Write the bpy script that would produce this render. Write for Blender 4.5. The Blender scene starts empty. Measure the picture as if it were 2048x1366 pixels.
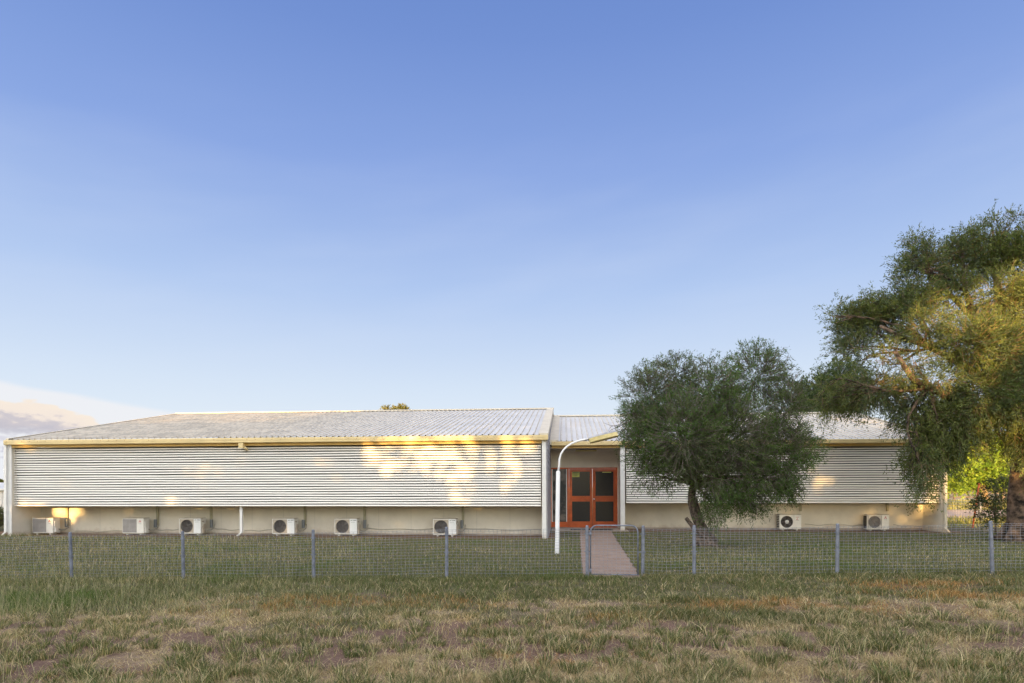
import bpy, math, random
import numpy as np
from mathutils import Vector, Matrix
R = math.radians
random.seed(7); rng = np.random.default_rng(7)
scene = bpy.context.scene
# ------------------------------------------------------------------ camera
F = 1232.4; PSI = 0.0849; ROLL = 0.0025; HZ = 974.5; EYE = 1.6
cd = bpy.data.cameras.new('camera'); cam = bpy.data.objects.new('camera', cd)
scene.collection.objects.link(cam); scene.camera = cam
cd.sensor_width = 36; cd.lens = F / 2048 * 36
cd.shift_y = (HZ - 683) / 2048; cd.clip_start = .1; cd.clip_end = 6000
fw = Vector((-math.sin(PSI), math.cos(PSI), 0)); rt = Vector((math.cos(PSI), math.sin(PSI), 0)); up = Vector((0, 0, 1))
c, s = math.cos(ROLL), math.sin(ROLL)
rx = rt * c - up * s; uy = rt * s + up * c
cam.matrix_world = Matrix(((rx.x, uy.x, -fw.x, 0), (rx.y, uy.y, -fw.y, 0), (rx.z, uy.z, -fw.z, EYE), (0, 0, 0, 1)))
# ------------------------------------------------------------------ sun, sky, exposure
SUN_EL = R(5.0); DX = 0.30
sd = Vector((DX, 1, 0)).normalized() * math.cos(SUN_EL) + Vector((0, 0, -math.sin(SUN_EL)))   # direction the light travels
sl = bpy.data.lights.new('sun', 'SUN'); sl.energy = 2.5; sl.angle = R(.36); sl.color = (1.0, .61, .20)
so = bpy.data.objects.new('sun', sl); scene.collection.objects.link(so)
so.rotation_euler = sd.to_track_quat('-Z', 'Y').to_euler()
scene.view_settings.view_transform = 'Standard'; scene.view_settings.look = 'None'
scene.view_settings.exposure = 2.8; scene.view_settings.gamma = 1.0


class NT:
    """tiny node-tree helper"""
    def __init__(s, tree): s.t = tree; s.n = tree.nodes; s.l = tree.links
    def node(s, typ, ins=None, **kw):
        n = s.n.new(typ)
        for k, v in kw.items(): setattr(n, k, v)
        for k, v in (ins or {}).items():
            if isinstance(v, bpy.types.NodeSocket): s.l.new(v, n.inputs[k])
            else: n.inputs[k].default_value = v
        return n
    def m(s, op, a, b=0.0, c_=0.0, clamp=False):
        return s.node('ShaderNodeMath', {0: a, 1: b, 2: c_}, operation=op, use_clamp=clamp).outputs[0]
    def ss(s, v, a, b, lo=0.0, hi=1.0):
        return s.node('ShaderNodeMapRange', {'Value': v, 'From Min': a, 'From Max': b, 'To Min': lo, 'To Max': hi}, interpolation_type='SMOOTHSTEP').outputs[0]
    def mix(s, f, a, b, blend='MIX'):
        n = s.n.new('ShaderNodeMix'); n.data_type = 'RGBA'; n.blend_type = blend
        for i, v in ((0, f), (6, a), (7, b)):
            if isinstance(v, bpy.types.NodeSocket): s.l.new(v, n.inputs[i])
            else: n.inputs[i].default_value = v if i == 0 else (*v[:3], 1)
        return n.outputs[2]
    def noise(s, vec, scale, detail=3, rough=.5, out=0, **kw):
        i = {'Scale': scale, 'Detail': detail, 'Roughness': rough}
        if vec is not None: i['Vector'] = vec
        return s.node('ShaderNodeTexNoise', i, **kw).outputs[out]


w = bpy.data.worlds.new('World'); scene.world = w; w.use_nodes = True
t = NT(w.node_tree); t.n.clear()
sky = t.node('ShaderNodeTexSky', sky_type='NISHITA', sun_disc=False, sun_elevation=SUN_EL,
             sun_rotation=math.atan2(-sd.x, -sd.y), air_density=1.0, dust_density=0.6, ozone_density=1.5, altitude=200).outputs[0]
tc = t.node('ShaderNodeTexCoord').outputs['Generated']
sp = t.node('ShaderNodeSeparateXYZ', {0: tc})
X, Y, Z = sp.outputs
az = t.m('MULTIPLY', t.m('ARCTAN2', X, Y), 57.2958)
el = t.m('MULTIPLY', t.m('ARCSINE', Z), 57.2958)
# clear evening air opposite the sun: pale at the horizon, periwinkle above; the Nishita glow on the sun's side
STR = .10
def lin(c): return tuple(((v / 255 + .055) / 1.055) ** 2.4 if v > 10 else v / 255 / 12.92 for v in c)
def ramp(fac, stops, interp='LINEAR'):
    rmp = t.node('ShaderNodeValToRGB', {0: fac}); cr = rmp.color_ramp; cr.interpolation = interp
    while len(cr.elements) < len(stops): cr.elements.new(.5)
    for e, (p_, c_) in zip(cr.elements, stops): e.position = p_; e.color = (*lin(c_), 1)
    return rmp.outputs[0]
grad = ramp(t.m('MULTIPLY', el, 1 / 45.0), [(0, (240, 242, 243)), (.09, (230, 240, 248)), (.2, (214, 229, 247)), (.38, (178, 202, 241)),
       (.6, (139, 168, 227)), (.8, (116, 147, 212)), (1, (98, 131, 199))])
# thin high cloud
d2 = t.node('ShaderNodeCombineXYZ', {0: t.m('MULTIPLY', az, .035), 1: t.m('MULTIPLY', t.m('SUBTRACT', el, t.m('MULTIPLY', az, .10)), .16), 2: 3.1}).outputs[0]
wsp = t.ss(t.noise(d2, 1.5, 4, .5), .35, .9, 0, .14)
wsp = t.m('MULTIPLY', wsp, t.m('MULTIPLY', t.ss(el, 3, 12), t.ss(el, 34, 20)))
grad = t.mix(wsp, grad, lin((226, 234, 250)))
# a veil of cirrus with a crisp slanting upper edge low in the west
edge = t.m('SUBTRACT', el, t.m('SUBTRACT', 7.75, t.m('MULTIPLY', t.m('ADD', az, 45), .135)))
d3 = t.node('ShaderNodeCombineXYZ', {0: t.m('MULTIPLY', az, .12), 1: t.m('MULTIPLY', el, .7), 2: 0.0}).outputs[0]
nn = t.noise(d3, 1.3, 6, .6)
veil = t.m('MULTIPLY', t.ss(t.m('ADD', edge, t.m('MULTIPLY', t.m('SUBTRACT', nn, .5), .7)), .25, -.35), t.ss(az, -22, -33))
grad = t.mix(t.m('MULTIPLY', veil, .9), grad, lin((240, 241, 245)))
# cumulus bank: flat grey base, warm lit tops
d4 = t.node('ShaderNodeCombineXYZ', {0: t.m('MULTIPLY', az, .34), 1: t.m('MULTIPLY', el, .8), 2: 1.7}).outputs[0]
cn = t.noise(d4, 1.15, 8, .58)
top = t.m('SUBTRACT', 6.45, t.m('MULTIPLY', t.m('POWER', t.m('MULTIPLY', t.m('ABSOLUTE', t.m('ADD', az, 46)), .12), 3.0), 1.9))
hgt = t.m('SUBTRACT', t.m('ADD', top, t.m('MULTIPLY', t.m('SUBTRACT', cn, .5), 1.6)), el)
cum = t.m('MULTIPLY', t.ss(hgt, -.05, .18), t.m('MULTIPLY', t.ss(t.m('ADD', el, t.m('MULTIPLY', t.m('SUBTRACT', cn, .5), 1.5)), 3.8, 4.5), t.ss(az, -30, -36)))
cum2 = t.m('MULTIPLY', t.ss(t.noise(d4, 2.3, 5, .55), .5, .64), t.m('MULTIPLY', t.m('MULTIPLY', t.ss(el, 1.2, 2), t.ss(el, 4.6, 3.2)), t.ss(az, -31, -38)))
shade = ramp(t.m('ADD', t.m('MULTIPLY', hgt, .42), t.m('MULTIPLY', t.m('SUBTRACT', t.noise(d4, 3.1, 6, .6), .5), .8)),
             [(0, (250, 236, 220)), (.36, (246, 232, 220)), (.56, (208, 201, 206)), (1, (192, 190, 202))])
grad = t.mix(t.m('MULTIPLY', cum2, .6), grad, lin((196, 192, 208)))
grad = t.mix(t.m('MULTIPLY', cum, .95), grad, shade)
k = 1.0 / (STR * 2 ** scene.view_settings.exposure)
gradc = t.node('ShaderNodeVectorMath', {0: grad, 'Scale': k}, operation='SCALE').outputs[0]
sdot = t.m('ADD', t.m('MULTIPLY', X, -sd.x), t.m('MULTIPLY', Y, -sd.y))
high = t.mix(t.ss(el, 48, 75), gradc, (2.75, 2.6, 2.6))      # sky overhead, out of view, brightened to lift the shaded yard
glow = t.mix(.5, t.node('ShaderNodeVectorMath', {0: sky, 'Scale': 1.6}, operation='SCALE').outputs[0], (5.1, 4.6, 4.1))  # sun-side sky, out of view, raised with added warm brightness
col = t.mix(t.ss(sdot, -.10, .40), high, glow)
bg = t.node('ShaderNodeBackground', {'Color': col, 'Strength': STR})
t.l.new(bg.outputs[0], t.node('ShaderNodeOutputWorld').inputs[0])

# ================================================================== helpers
COLL = scene.collection


def at(px, py, yp):
    """point of the vertical plane Y = yp seen at a pixel of the 2048-wide photograph"""
    x_, y_ = px - 1024, py - HZ
    u = x_ * c - y_ * s; v = x_ * s + y_ * c
    th = math.atan2(u, F) - PSI
    xx = yp * math.tan(th); dep = yp * math.cos(PSI) - xx * math.sin(PSI)
    return Vector((xx, yp, EYE - v * dep / F))


def xat(px, yp): return at(px, HZ, yp).x


def sstep(v, a, b):
    q = np.clip((v - a) / (b - a), 0, 1); return q * q * (3 - 2 * q)


def vnoise(x, y, seed=0):
    """smooth 2-D value noise, 0..1"""
    x = np.asarray(x, float); y = np.asarray(y, float)
    xi = np.floor(x).astype(np.int64); yi = np.floor(y).astype(np.int64); xf = x - xi; yf = y - yi
    def h(a, b):
        n = (a * 374761393 + b * 668265263 + seed * 982451653) & 0x7fffffff
        n = ((n ^ (n >> 13)) * 1274126177) & 0x7fffffff
        return ((n ^ (n >> 16)) & 0xffff) / 65535.0
    u_ = xf * xf * (3 - 2 * xf); v_ = yf * yf * (3 - 2 * yf)
    return (h(xi, yi) * (1 - u_) + h(xi + 1, yi) * u_) * (1 - v_) + (h(xi, yi + 1) * (1 - u_) + h(xi + 1, yi + 1) * u_) * v_


def fbm(x, y, seed=0, oct=4):
    a, tot, r_ = 1.0, 0, 0
    for i in range(oct):
        r_ = r_ + a * vnoise(x * 2 ** i + 17 * i, y * 2 ** i - 9 * i, seed + i); tot += a; a *= .5
    return r_ / tot


def gz(x, y):
    """height of the ground"""
    x = np.asarray(x, float); y = np.asarray(y, float)
    sl_ = .0175 * (np.clip(x, -14, 12) + .1) * sstep(y, -4, 9) * (1 - sstep(y, 12.5, 19.5))
    near = (1 - sstep(y, 17, 20))
    und = (fbm(x * .8, y * .8, 5, 3) - .5) * .05 * near
    return -.12 + sl_ + und


def gzf(x, y): return float(gz(x, y))


class MB:
    """collects faces of one mesh"""
    def __init__(s): s.v = []; s.f = []; s.mi = []; s.cur = 0; s.sm = []
    def add(s, vs, fs, smooth=False):
        o = len(s.v); s.v += [tuple(p) for p in vs]
        for q in fs: s.f.append([i + o for i in q]); s.mi.append(s.cur); s.sm.append(smooth)
        return s
    def box(s, x0, x1, y0, y1, z0, z1):
        if x0 > x1: x0, x1 = x1, x0
        if y0 > y1: y0, y1 = y1, y0
        if z0 > z1: z0, z1 = z1, z0
        return s.add([(x0, y0, z0), (x1, y0, z0), (x1, y1, z0), (x0, y1, z0), (x0, y0, z1), (x1, y0, z1), (x1, y1, z1), (x0, y1, z1)],
                     [(0, 3, 2, 1), (4, 5, 6, 7), (0, 1, 5, 4), (1, 2, 6, 5), (2, 3, 7, 6), (3, 0, 4, 7)])
    def prism(s, prof, axis, a0, a1, closed=True, caps=True):
        """extrude a 2-D profile along an axis; 'x': profile is (y, z); 'y': (x, z); 'z': (x, y)"""
        def P(p, a): return {'x': (a, p[0], p[1]), 'y': (p[0], a, p[1]), 'z': (p[0], p[1], a)}[axis]
        n = len(prof); vs = [P(p, a0) for p in prof] + [P(p, a1) for p in prof]
        fs = [(i, (i + 1) % n, n + (i + 1) % n, n + i) for i in range(n if closed else n - 1)]
        if closed and caps: fs += [tuple(range(n))[::-1], tuple(range(n, 2 * n))]
        return s.add(vs, fs)
    def tube(s, pts, rad, n=8, caps=True, smooth=True):
        pts = [Vector(p) for p in pts]; m_ = len(pts)
        if not hasattr(rad, '__len__'): rad = [rad] * m_
        vs, fs = [], []; ref = None
        for i, p in enumerate(pts):
            d = (pts[min(i + 1, m_ - 1)] - pts[max(i - 1, 0)]).normalized()
            if ref is None or abs(ref.dot(d)) > .97: ref = Vector((0, 0, 1)) if abs(d.z) < .9 else Vector((0, 1, 0))
            a = d.cross(ref).normalized(); b = d.cross(a); ref = b.cross(d) if False else ref
            for k in range(n):
                q = 2 * math.pi * k / n; vs.append(p + (a * math.cos(q) + b * math.sin(q)) * rad[i])
        for i in range(m_ - 1):
            for k in range(n): fs.append((i * n + k, i * n + (k + 1) % n, (i + 1) * n + (k + 1) % n, (i + 1) * n + k))
        if caps: fs += [tuple(range(n))[::-1], tuple(range((m_ - 1) * n, m_ * n))]
        return s.add(vs, fs, smooth)
    def disc(s, cx, y, cz, r, n=24, r0=0):
        a = [2 * math.pi * k / n for k in range(n)]
        if r0:
            return s.add([(cx + r * math.cos(q), y, cz + r * math.sin(q)) for q in a] + [(cx + r0 * math.cos(q), y, cz + r0 * math.sin(q)) for q in a],
                         [(k, (k + 1) % n, n + (k + 1) % n, n + k) for k in range(n)])
        return s.add([(cx + r * math.cos(q), y, cz + r * math.sin(q)) for q in a], [tuple(range(n))])
    def build(s, name, mats, parent=None, bevel=0, loc=None):
        me = bpy.data.meshes.new(name); me.from_pydata(s.v, [], s.f)
        for m_ in (mats if isinstance(mats, (list, tuple)) else [mats]): me.materials.append(m_)
        me.polygons.foreach_set('material_index', s.mi); me.polygons.foreach_set('use_smooth', s.sm); me.update()
        o = bpy.data.objects.new(name, me); COLL.objects.link(o)
        if parent: o.parent = parent
        if loc is not None: o.location = loc
        if bevel:
            b = o.modifiers.new('bevel', 'BEVEL'); b.width = bevel; b.segments = 2; b.limit_method = 'ANGLE'; b.angle_limit = R(40)
        return o


def np_mesh(name, verts, quads, tris, mat, tint=None, parent=None, smooth=False):
    """fast mesh from numpy arrays"""
    me = bpy.data.meshes.new(name); nq, nt_ = len(quads), len(tris)
    me.vertices.add(len(verts)); me.vertices.foreach_set('co', np.asarray(verts, np.float32).ravel())
    me.loops.add(nq * 4 + nt_ * 3)
    li = np.concatenate([np.asarray(quads, np.int32).ravel(), np.asarray(tris, np.int32).ravel()]) if nt_ else np.asarray(quads, np.int32).ravel()
    me.loops.foreach_set('vertex_index', li)
    me.polygons.add(nq + nt_)
    st = np.concatenate([np.arange(nq) * 4, nq * 4 + np.arange(nt_) * 3]).astype(np.int32)
    me.polygons.foreach_set('loop_start', st)
    if smooth: me.polygons.foreach_set('use_smooth', np.ones(nq + nt_, bool))
    me.materials.append(mat); me.update(calc_edges=True)
    if tint is not None:
        a = me.color_attributes.new('tint', 'FLOAT_COLOR', 'POINT')
        cc = np.ones((len(verts), 4), np.float32); cc[:, :3] = tint; a.data.foreach_set('color', cc.ravel())
    o = bpy.data.objects.new(name, me); COLL.objects.link(o)
    if parent: o.parent = parent
    return o


def thing(name, label, cat, loc=(0, 0, 0), group=None):
    o = bpy.data.objects.new(name, None); COLL.objects.link(o); o.location = loc
    o.empty_display_size = .3; return tag(o, label, cat, group)


def tag(o, label=None, cat=None, group=None, kind=None):
    for k_, v_ in (('label', label), ('category', cat), ('group', group), ('kind', kind)):
        if v_: o[k_] = v_
    return o


def copy_tree(root, loc, label, rotz=None):
    r = root.copy(); COLL.objects.link(r); r.location = loc; r['label'] = label
    if rotz is not None: r.rotation_euler = (0, 0, rotz)
    for ch in list(root.children):
        c1 = ch.copy(); COLL.objects.link(c1); c1.parent = r
        for g in list(ch.children):
            c2 = g.copy(); COLL.objects.link(c2); c2.parent = c1
    return r


def mat(name, rgb, rough=.6, metal=0.0, var=.08, scale=3.0, bump=0.0, bscale=60.0, dirt=None, spec=.5, vec='Object', coat=0):
    """paint, metal or masonry with mottling and some grime; rgb is linear"""
    m_ = bpy.data.materials.new(name); m_.use_nodes = True; t = NT(m_.node_tree)
    b = t.n['Principled BSDF']; co = t.node('ShaderNodeTexCoord').outputs[vec]
    n1 = t.noise(co, scale, 5, .6)
    dk = tuple(v * (1 - var * 2) for v in rgb); lt = tuple(min(1, v * (1 + var * 1.4)) for v in rgb)
    colr = t.mix(t.ss(n1, .3, .7), dk, lt)
    if dirt:
        n2 = t.noise(co, dirt[1], 6, .65)
        colr = t.mix(t.ss(n2, dirt[2], dirt[2] + .22, 0, dirt[3]), colr, dirt[0])
    t.l.new(colr, b.inputs['Base Color'])
    b.inputs['Metallic'].default_value = metal; b.inputs['Specular IOR Level'].default_value = spec
    t.l.new(t.ss(t.noise(co, scale * 2.7, 4), .2, .8, max(0, rough - .08), min(1, rough + .1)), b.inputs['Roughness'])
    if bump:
        bm_ = t.node('ShaderNodeBump', {'Height': t.noise(co, bscale, 4, .6), 'Strength': bump, 'Distance': .01})
        t.l.new(bm_.outputs[0], b.inputs['Normal'])
    return m_


def leaf_mat(name, trans=.35, rough=.55, spec=.3):
    m_ = bpy.data.materials.new(name); m_.use_nodes = True; t = NT(m_.node_tree)
    b = t.n['Principled BSDF']; at_ = t.node('ShaderNodeVertexColor', layer_name='tint').outputs[0]
    t.l.new(at_, b.inputs['Base Color']); b.inputs['Roughness'].default_value = rough; b.inputs['Specular IOR Level'].default_value = spec
    tr = t.node('ShaderNodeBsdfTranslucent', {'Color': t.mix(1.0, at_, (1.5, 1.6, .6), 'MULTIPLY')})
    mx = t.node('ShaderNodeMixShader', {0: trans, 1: b.outputs[0], 2: tr.outputs[0]})
    t.l.new(mx.outputs[0], t.n['Material Output'].inputs[0])
    return m_


# ------------------------------------------------------------------ materials
M = {}
M['rib'] = mat('tan_rib_side', (.60, .52, .40), .6, var=.15, scale=2)  # tan tone that sets the rib slopes off from the sheet
M['white'] = mat('white_paint', (.74, .73, .72), .5, dirt=((.42, .36, .3), 5.0, .62, .3), var=.03)
M['louvre'] = mat('louvre_paint', (.79, .755, .71), .45, var=.02, scale=.6, dirt=((.6, .52, .42), 2.0, .6, .3))
M['wall'] = mat('cream_render', (.73, .67, .575), .85, var=.04, scale=1.3, bump=.25, bscale=140, dirt=((.42, .36, .29), 1.4, .58, .4))
M['wall_grey'] = mat('grey_render', (.52, .49, .45), .85, var=.05, scale=1.3, bump=.25, bscale=140)
M['fascia'] = mat('yellow_fascia', (.66, .52, .27), .5, var=.05, scale=1.5, dirt=((.5, .34, .14), 3.0, .6, .4))
M['trim'] = mat('ochre_trim', (.62, .40, .12), .5, var=.06)
M['cap'] = mat('beige_capping', (.62, .55, .43), .5, var=.05, dirt=((.4, .33, .24), 5.0, .6, .4))
M['rust'] = mat('rusty_screw', (.36, .17, .07), .8)
M['orange'] = mat('orange_stain', (.56, .105, .02), .45, var=.16, scale=2.0, dirt=((.24, .04, .01), 6.0, .55, .5))
M['galv'] = mat('galvanised_steel', (.17, .185, .235), .55, metal=.2, var=.16, scale=9, dirt=((.2, .2, .22), 20, .5, .5))
M['wire'] = mat('galvanised_wire', (.29, .305, .35), .55, metal=.2)
M['concrete'] = mat('concrete', (.36, .29, .235), .9, var=.1, scale=3, bump=.4, bscale=90)
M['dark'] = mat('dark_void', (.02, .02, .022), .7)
M['mat_r'] = mat('rubber', (.02, .022, .03), .8)
M['ac'] = mat('ac_casing', (.78, .75, .70), .45, var=.04, dirt=((.42, .34, .24), 3.0, .55, .5))
M['ac_top'] = mat('ac_casing_dusty', (.48, .41, .33), .6, var=.08)
M['ac_white'] = mat('ac_panel_white', (.76, .76, .76), .4, var=.02)
M['ac_dark'] = mat('ac_coil', (.055, .05, .05), .6, var=.2, scale=20)
M['ac_grille'] = mat('ac_grille', (.40, .37, .36), .5, var=.06)
M['ac_grille_d'] = mat('ac_grille_dark', (.16, .145, .14), .5)
M['coil_l'] = mat('ac_coil_pale', (.15, .135, .13), .6, var=.1, scale=20)
M['grille_back'] = mat('ac_grille_shadow_plate', (.26, .245, .24), .6)
M['red'] = mat('logo_red', (.50, .02, .02), .5)
M['ink'] = mat('dark_ink', (.03, .035, .04), .6)
M['ink_l'] = mat('pale_ink', (.42, .43, .44), .6)
M['pipe'] = mat('pipe_lagging', (.36, .33, .28), .7)
M['conduit'] = mat('cream_trunking', (.40, .37, .26), .55, var=.05)
M['grey_box'] = mat('grey_box', (.24, .25, .26), .6)
M['lens'] = mat('yellowed_lens', (.56, .47, .22), .35, var=.1, scale=6)
M['lamp_top'] = mat('grey_lamp_housing', (.34, .34, .37), .6, var=.15, scale=8, dirt=((.12, .11, .1), 18, .55, .7))
M['pole'] = mat('white_pole', (.76, .76, .78), .4, var=.03, dirt=((.12, .11, .11), 9, .69, .9))
M['sign'] = mat('yellow_green_sign', (.55, .58, .12), .5)
M['bark'] = mat('grey_brown_bark', (.125, .092, .075), .95, var=.4, scale=14, bump=1.0, bscale=35)
M['bark2'] = mat('rough_bark', (.09, .062, .045), .95, var=.75, scale=5, bump=1.0, bscale=16)
M['twig'] = mat('grey_twig', (.17, .135, .125), .9, var=.2)
M['twig2'] = mat('tan_twig', (.20, .14, .085), .9, var=.2)
M['stake'] = mat('rusty_stake', (.42, .10, .03), .8)
M['shed'] = mat('white_cladding', (.62, .60, .58), .6, dirt=((.35, .26, .2), 3, .55, .6))
M['board'] = mat('weatherboard', (.40, .385, .41), .6, var=.06)
M['leaf'] = leaf_mat('leaf', .3)
M['grass'] = leaf_mat('grass_blade', .3, .6, .25)
for k_ in ('wall', 'white'):
    t = NT(M[k_].node_tree); b = t.n['Principled BSDF']; src = b.inputs['Base Color'].links[0].from_socket
    g_ = t.node('ShaderNodeNewGeometry').outputs['Position']; zz = t.node('ShaderNodeSeparateXYZ', {0: g_}).outputs[2]
    f_ = t.m('ADD', zz, t.m('MULTIPLY', t.m('SUBTRACT', t.noise(g_, 2.5, 7, .75), .5), .9))
    t.l.new(t.mix(t.ss(f_, .16, -.25, 0, .6), src, (.38, .27, .18)), b.inputs['Base Color'])
# glazing: dark screened glass that still mirrors the sky a little
g = bpy.data.materials.new('dark_glass'); g.use_nodes = True; tt = NT(g.node_tree); b_ = tt.n['Principled BSDF']
co = tt.node('ShaderNodeTexCoord').outputs['Object']
tt.l.new(tt.mix(tt.noise(co, 90, 2), (.004, .005, .006), (.03, .033, .04)), b_.inputs['Base Color']); b_.inputs['Roughness'].default_value = .22
M['glass'] = g
# louvre-window glass
g = bpy.data.materials.new('louvre_glass'); g.use_nodes = True; tt = NT(g.node_tree); b_ = tt.n['Principled BSDF']
co = tt.node('ShaderNodeTexCoord').outputs['Object']
tt.l.new(tt.mix(tt.ss(tt.noise(co, 2.2, 3), .4, .62), (.02, .022, .024), (.15, .125, .11)), b_.inputs['Base Color']); b_.inputs['Roughness'].default_value = .3; b_.inputs['Specular IOR Level'].default_value = .2
M['glass2'] = g
# roof sheeting: weathered zinc-aluminium
g = bpy.data.materials.new('zinc_roof_sheet'); g.use_nodes = True; tt = NT(g.node_tree); b_ = tt.n['Principled BSDF']
co = tt.node('ShaderNodeTexCoord').outputs['Object']
n1 = tt.noise(tt.node('ShaderNodeMapping', {0: co, 3: (1.0, .25, 1)}).outputs[0], 1.6, 5, .6)
cl = tt.mix(tt.ss(n1, .3, .72), (.55, .54, .53), (.64, .63, .615))
sh = tt.m('FRACT', tt.m('MULTIPLY', tt.node('ShaderNodeSeparateXYZ', {0: co}).outputs[0], 1 / .86))
tt.l.new(tt.mix(tt.ss(sh, .97, 1.0, 0, .3), cl, (.32, .29, .25)), b_.inputs['Base Color'])
b_.inputs['Metallic'].default_value = .08; b_.inputs['Roughness'].default_value = .5
M['roof'] = g
# brick-paved path
g = bpy.data.materials.new('pink_paving'); g.use_nodes = True; tt = NT(g.node_tree); b_ = tt.n['Principled BSDF']
co = tt.node('ShaderNodeTexCoord').outputs['Object']
br = tt.node('ShaderNodeTexBrick', {'Vector': co, 'Color1': (.22, .145, .105, 1), 'Color2': (.265, .18, .135, 1), 'Mortar': (.17, .125, .105, 1), 'Scale': 1.0, 'Mortar Size': .006, 'Brick Width': .23, 'Row Height': .115})
cl = tt.mix(tt.ss(tt.noise(co, 3.0, 6, .7), .35, .7, 0, .55), br.outputs[0], (.30, .24, .20))
cl = tt.mix(tt.ss(tt.noise(co, 40, 3, .7), .5, .75, 0, .4), cl, (.14, .10, .08))
tt.l.new(cl, b_.inputs['Base Color']); b_.inputs['Roughness'].default_value = .9
M['path'] = g

# ================================================================== the building
GND = -.12
bld = thing('school_building', 'long low cream building with white louvre screens, zinc roof and orange double door', 'building', (-3, 24, GND))
OFF = Vector((3, -24, -GND))


def part(mb, name, mats, parent=None, bevel=0):
    o = mb.build(name, mats, parent or bld, bevel)
    if parent is None: o.location = OFF
    return o


YL, YR = 20.5, 24.0                     # gutter planes of the two wings
YWL, YWR, YD = 21.95, 25.46, 25.7       # recessed walls, door wall
XL0, XL1 = xat(7, YL), xat(1096, YL)
XR1 = xat(1893, YR)
xa = xat(1101, YD); xb = xat(1235, YD)


def roof(x0, x1, ya, za, yb, zb, yc, cap_l, cap_r, name):
    mb = MB(); per = .214; n = int((x1 - x0) / per); per = (x1 - x0) / n; prof = []
    for i in range(n):
        a = x0 + i * per
        prof += [(a, 0), (a + per - .062, 0), (a + per - .045, .036), (a + per - .017, .036)]
    prof.append((x1, 0))
    rows = [(ya, za), (ya + (yb - ya) * .33, za + (zb - za) * .33), (ya + (yb - ya) * .67, za + (zb - za) * .67), (yb, zb), (yc, za + .0)]
    for i in range(len(rows) - 1):
        (y0, z0), (y1, z1) = rows[i], rows[i + 1]
        if i in (1, 2): z0 += .006; y0 -= .05; z0 -= .05 * (zb - za) / (yb - ya)      # sheet laps
        vs = [(x, y0, z0 + h) for x, h in prof] + [(x, y1, z1 + h) for x, h in prof]; m_ = len(prof)
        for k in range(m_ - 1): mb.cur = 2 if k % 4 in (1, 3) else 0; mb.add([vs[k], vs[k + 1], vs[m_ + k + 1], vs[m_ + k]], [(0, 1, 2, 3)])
    sl_ = (zb - za) / (yb - ya)
    mb.cur = 1
    for r_ in range(7):
        y = ya + .25 + r_ * (yb - ya - .5) / 6
        for i in range(n):
            if random.random() < .12: continue
            x = x0 + i * per + per - .031; z = za + (y - ya) * sl_ + .037; q = random.uniform(.008, .014)
            mb.add([(x - q, y - q, z - q * sl_), (x + q, y - q, z - q * sl_), (x + q, y + q, z + q * sl_), (x - q, y + q, z + q * sl_),
                    (x, y, z + .012)], [(0, 1, 4), (1, 2, 4), (2, 3, 4), (3, 0, 4)])
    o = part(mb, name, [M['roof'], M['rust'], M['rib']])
    # ridge capping, a folded strip
    c_ = MB(); h = .05
    c_.prism([(yb - .2, zb - .2 * sl_ + h - .01), (yb - .2, zb - .2 * sl_ + h + .02), (yb, zb + h + .03), (yb + .2, zb - .2 * sl_ + h + .02), (yb + .2, zb - .2 * sl_ + h - .01), (yb, zb + h)], 'x', x0 - .05, x1 + .05)
    part(c_, 'ridge_capping', M['cap'])
    for side, wd in ((0, cap_l), (1, cap_r)):
        if not wd: continue
        c_ = MB(); xx0 = x0 - .06 if side == 0 else x1 - wd; xx1 = x0 + wd if side == 0 else x1 + .03
        for (y0, z0, y1, z1) in ((ya - .02, za - .004, yb, zb), (yb, zb, yc, za)):
            vs = []
            for (y, z) in ((y0, z0), (y1, z1)):
                vs += [(xx0, y, z - (.16 if side == 0 else -.042)), (xx0, y, z + .052), (xx1, y, z + .052), (xx1, y, z - (.16 if side == 1 else -.042))]
            c_.add(vs, [(0, 1, 5, 4), (1, 2, 6, 5), (2, 3, 7, 6), (0, 3, 2, 1), (4, 5, 6, 7)])
        part(c_, 'barge_capping', M['cap'])
    return o


ZL, ZR = 3.35, 3.385
YRL, ZRL, YRR, ZRR = 30.4, 5.44, 31.2, 5.16
roof(XL0 + .12, XL1 - .02, YL + .05, ZL, YRL, ZRL, 40.2, .06, .29, 'roof')
roof(XL1 + .02, XR1 - .05, YR + .05, ZR, YRR, ZRR, 38.4, .30, .08, 'roof')


def gutter(x0, x1, y, z0, z1, name='gutter'):
    g_ = MB(); d = .13
    prof = [(y + .012, z0), (y, z0 + .02), (y, z0 + .055), (y + .008, z0 + .065), (y, z0 + .075), (y, z1 - .02), (y + .01, z1), (y + .022, z1), (y + .022, z0 + .02), (y + d - .01, z0 + .02), (y + d - .01, z1), (y + d, z1), (y + d, z0)]
    g_.prism(prof, 'x', x0, x1, caps=False)
    for x in (x0, x1): g_.box(x - .002, x + .002, y + .004, y + d, z0 + .002, z1 - .004)
    for i in range(int((x1 - x0) / .3)):
        if random.random() < .7: g_.cur = 1; g_.box(x0 + .3 * i + .1, x0 + .3 * i + .122, y - .002, y, z0 + .10, z0 + .122); g_.cur = 0
    return part(g_, name, [M['fascia'], M['rust']])


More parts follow.
